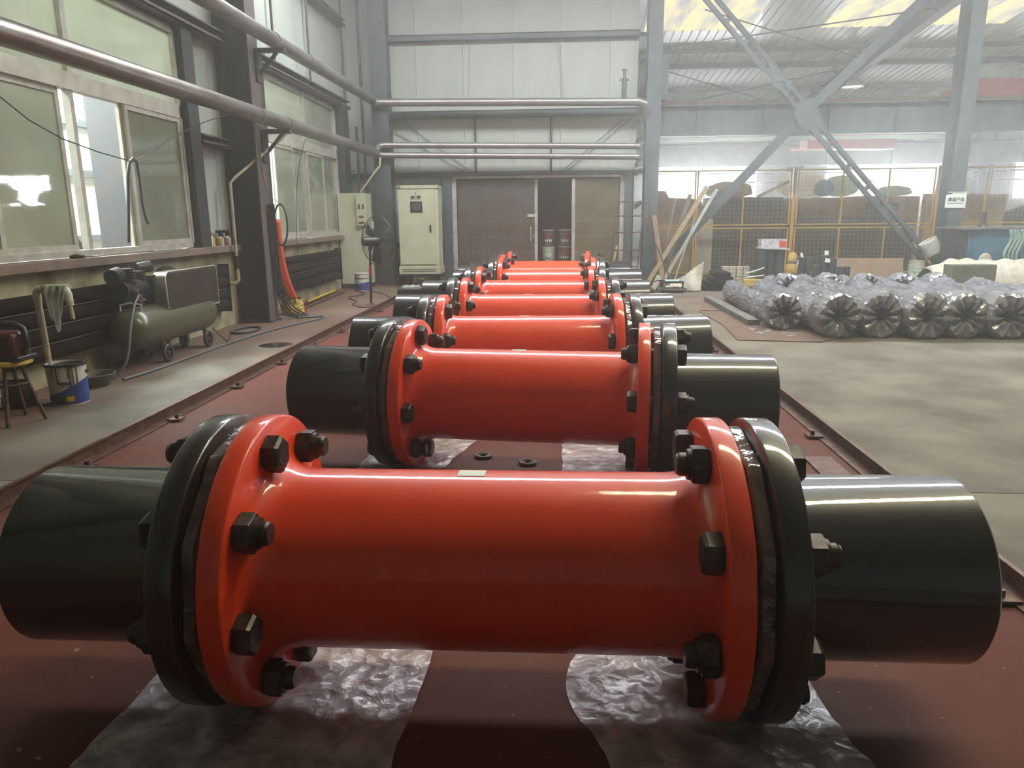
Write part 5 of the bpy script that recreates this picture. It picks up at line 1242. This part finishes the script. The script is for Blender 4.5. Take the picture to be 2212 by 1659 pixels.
# leaning timber and step ladder
for (p0, p1, w, h, m, lab) in (((1.98, 16.35, .06), (3.22, 16.62, 2.1), .10, .05, 'wood', 'long raw timber plank leaning towards the brace, frontmost'), ((2.35, 16.5, .1), (3.45, 16.7, 2.05), .07, .05, 'frame', 'pale thin batten leaning behind the raw plank'),
                               ((2.3, 16.62, .0), (2.9, 16.78, 1.95), .09, .04, 'darkwood', 'weathered plank leaning left of the raw plank'), ((2.24, 16.74, .0), (2.6, 16.9, 1.85), .06, .05, 'darkwood', 'short weathered plank leaning against the tall column'),
                               ((2.55, 16.45, .0), (2.98, 16.6, 1.4), .03, .03, 'frame', 'slim pale stick in the leaning timber'), ((2.32, 16.3, .0), (2.12, 16.72, 1.5), .10, .03, 'ply', 'short brown offcut against the tall column')):
    tag(build(MB().bar(p0, p1, w, h, (0, -1, .3)), 'timber_plank', M[m], smooth=0, bevel=.004), lab, 'plank')
ld = thing('step_ladder', 'rusty pipe step ladder in front of the door post', 'ladder', (1.5, 16.3, 0))
build(MB().tube([(1.10, 16.2, 0), (1.28, 16.35, 1.79), (1.42, 16.4, 1.80), (1.86, 16.4, 1.79), (1.70, 16.2, 0)], .016, 8), 'front_frame', M['rust'], ld)
for z in (.42, .78, 1.15, 1.5): build(MB().cyl((1.11 + z * .1, 16.2 + z * .08, z), (1.71 + z * .085, 16.2 + z * .1, z), .014, n=8), 'rung', M['rust'], ld)
build(MB().tube([(1.84, 16.4, 1.79), (1.95, 16.3, 1.76), (1.97, 16.25, 1.5), (1.95, 16.25, 1.2)], .014, 8), 'hand_loop', M['rust'], ld)
build(MB().cyl((1.88, 16.35, 1.45), (2.42, 15.7, .1), .016, n=8), 'rear_strut', M['rust'], ld)
tag(build(MB().bar((1.16, 16.5, .05), (1.33, 16.8, .85), .05, .03), 'timber_batten', M['wood'], smooth=0), 'narrow raw batten leaning beside the step ladder', 'batten')

# yellow mesh fence --------------------------------------------------------------------------------
FYY = 19.0
fe = thing('mesh_fence', 'yellow wire mesh safety fence across the far hall', 'fence', (6.5, FYY, 0))
def post(x, w): build(MB().box(x - w / 2, x + w / 2, FYY - .03, FYY + .03, 0, 2.62), 'post', M['yellowp'], fe, smooth=0)
for x in (5.80, 9.22, 12.6): post(x, .08)
panels = ((2.45, 3.42), (3.44, 5.73), (5.87, 9.15), (9.29, 12.5))
for (x0, x1) in panels:
    for (z0, z1) in ((.06, 1.19), (1.24, 2.58)):
        if x1 < 3.5 and z0 > 1: pass
        fr = MB(); s = .035
        fr.box(x0, x1, FYY - .015, FYY + .015, z0, z0 + s).box(x0, x1, FYY - .015, FYY + .015, z1 - s, z1).box(x0, x0 + s, FYY - .015, FYY + .015, z0, z1).box(x1 - s, x1, FYY - .015, FYY + .015, z0, z1)
        nmid = max(1, round((x1 - x0) / 1.15))
        for k in range(1, nmid): xm = x0 + (x1 - x0) * k / nmid; fr.box(xm - s / 2, xm + s / 2, FYY - .015, FYY + .015, z0, z1)
        f_ = build(fr, 'mesh_panel', M['yellowp'], fe, smooth=0)
        wm = MB(); k = x0 + .1
        while k < x1 - .03: wm.box(k - .002, k + .002, FYY - .002, FYY + .002, z0, z1); k += .105
        k = z0 + .1
        while k < z1 - .03: wm.box(x0, x1, FYY - .002, FYY + .002, k - .002, k + .002); k += .105
        o = build(wm, 'wire_mesh', M['yellowp'], f_, smooth=0); o['kind'] = 'stuff'
# material stored behind the fence
def stored(pts, th, m, label, name='stored_sheet', y=19.5):
    tag(build(MB().prism([(x, y, z) for x, z in pts], (0, th, 0)), name, M[m], smooth=0), label, 'sheet', 'sheets stored behind the fence')
stored([(3.98, 0), (5.72, 0), (5.72, 1.92), (3.98, 1.95)], 1.5, 'darksheet', 'large charcoal sheet block behind the left fence panel')
stored([(2.3, 0), (3.95, 0), (3.95, 1.45), (3.6, 1.9), (2.85, 1.95), (2.75, 2.12), (2.3, 2.12)], .3, 'cardboard', 'tall brown cardboard stack behind the leaning timber', y=19.6)
stored([(3.5, 0), (3.97, 0), (3.97, 1.4), (3.5, 1.4)], .1, 'sack', 'pale board standing at the left edge of the charcoal block', y=19.45)
stored([(5.86, 0), (7.4, 0), (9.0, 0), (9.0, 1.35), (8.2, 1.25), (7.6, 1.45), (6.8, 1.42), (5.86, 1.55)], .25, 'darksheet', 'charcoal sheet block behind the right fence panel')
stored([(5.86, 0), (9.2, 0), (9.2, 1.92), (7.8, 1.95), (7.75, 1.92), (5.86, 1.90)], 1.2, 'cardboard', 'brown cardboard sheet above the right charcoal block', y=19.8)
stored([(7.75, 0), (8.45, 0), (8.5, 1.75), (7.7, 1.80)], .08, 'darksheet', 'dark drooping sheet in front of the brown cardboard', y=19.35)
stored([(9.35, 0), (11.2, 0), (11.35, 1.95), (9.35, 1.98)], .2, 'cardboard', 'brown cardboard sheet behind the fence right of the sign column', y=19.8)
stored([(11.4, 0), (12.6, 0), (12.6, 1.9), (11.4, 1.5)], .2, 'darksheet', 'dark sheet at the right edge behind the fence', y=20.0)
def bag(x, y, z, sx, sy, sz, m, label, seed):
    z = 1.94 + .62 * sz
    mb = MB().sphere((0, 0, 0), 1.0, 28, 16)
    mb.v = [(x + sx * v[0] * (1 + .1 * noise.noise(Vector(v) * 2 + Vector((seed, 0, 0)))), y + sy * v[1], z + sz * (1 if v[2] > 0 else .6) * (abs(v[2]) ** .75) * (1 if v[2] > 0 else -1) * (1 + .12 * noise.noise(Vector(v) * 2.5 + Vector((0, seed, 0))))) for v in mb.v]
    tag(build(mb, 'bulk_bag', M[m], smooth=70), label, 'bag', 'bulk bags above the stored sheets')
M['bagpale'] = thin_bag('pale_plastic_bag', 'e6dccb'); M['bagblue'] = thin_bag('pale_blue_bag', 'bcdcf2'); M['bagtan'] = thin_bag('tan_bag', 'd0c3a6')
bag(6.42, 20.5, 2.1, .62, .4, .42, 'bagpale', 'large pale bag behind the thick fence post', 1)
bag(7.45, 20.5, 2.08, .42, .4, .34, 'greenbag', 'pale green bag right of the blue bag behind the fence', 2)
bag(6.85, 19.97, 2.02, .26, .14, .26, 'bagblue', 'small crumpled blue bag behind the fence', 3)
bag(4.55, 20.5, 2.05, .62, .4, .26, 'bagtan', 'low tan bag against the left bright window', 4)
bag(4.3, 19.8, 2.0, .22, .2, .13, 'bagblue', 'little blue-white bag at the end of the leaning timber', 5)
bag(8.75, 20.3, 2.0, .45, .3, .16, 'greenbag', 'flat pale bag on the cardboard near the sign column', 6)
tag(build(MB().prism([(5.2, 19.9, 1.93), (5.95, 19.9, 2.3), (5.95, 19.9, 2.36), (5.2, 19.9, 1.99)], (0, .2, 0)), 'leaning_board', M['ply'], smooth=0), 'brown board leaning on the bags behind the fence', 'board')
# hoist block and duct
t = thing('hoist_block', 'yellow hoist hook block hanging right of the sign column', 'hoist', (9.95, 20.0, 2.0))
build(MB().prism([(9.86, 20, 2.28), (10.16, 20, 2.28), (10.2, 20, 2.15), (10.0, 20, 1.95), (9.88, 20, 1.98)], (0, .1, 0)), 'block', M['yellowp'], t, bevel=.02)
build(MB().cyl((10.02, 19.98, 2.18), (10.02, 20.12, 2.18), .06, n=16), 'sheave', M['cabdark'], t)
build(MB().tube([(10.1, 20.05, 2.28), (10.25, 20.05, 3.2)], .01, 6), 'rope', M['cabdark'], t)
# bell lamp under the rafter
lp_ = thing('bell_lamp', 'grey industrial bell lamp hanging below the rafter', 'lamp', (8.35, 22.8, 4.95))
LX, LY = 8.38, 22.8
build(MB().lathe([(5.02, .30), (5.03, .31), (5.10, .22), (5.16, .16), (5.19, .13), (5.18, .12), (5.10, .2), (5.03, .29)], (LX, LY, 0), 'Z', 32), 'reflector', M['sign'], lp_, smooth=50)
build(MB().cyl((LX, LY, 5.19), (LX, LY, 5.38), .15, .16, n=20), 'ballast', M['lampm'], lp_)
build(MB().cyl((LX, LY, 5.05), (LX, LY, 5.06), .26, n=24), 'lamp_glass', emit_mat('lit_lamp_glass', (1.0, 0.98, 0.86), 5.0), lp_)
build(MB().tube([(LX - .08, LY, 5.38), (LX - .06, LY, 5.46), (LX + .06, LY, 5.46), (LX + .08, LY, 5.38)], .012, 6).cyl((LX, LY, 5.46), (LX, LY, 5.60), .012, n=8), 'hanger', M['lampm'], lp_)
# gas pipe fitting standing on the upper pipe
tag(build(MB().cyl((1.40, 16.72, 3.96), (1.40, 16.72, 4.35), .055, n=14).cyl((1.40, 16.72, 4.35), (1.40, 16.72, 4.52), .03, n=12).box(1.30, 1.50, 16.70, 16.74, 4.30, 4.34).cyl((1.34, 16.72, 4.52), (1.46, 16.72, 4.52), .02, n=8), 'relief_valve', M['steel']), 'grey valve fitting standing on the upper partition pipe', 'valve')
tag(build(MB().box(-3.73, -3.66, 16.78, 16.86, 3.12, 3.36), 'junction_box', M['steeld'], smooth=0), 'small dark box on the side of the corner column', 'box')
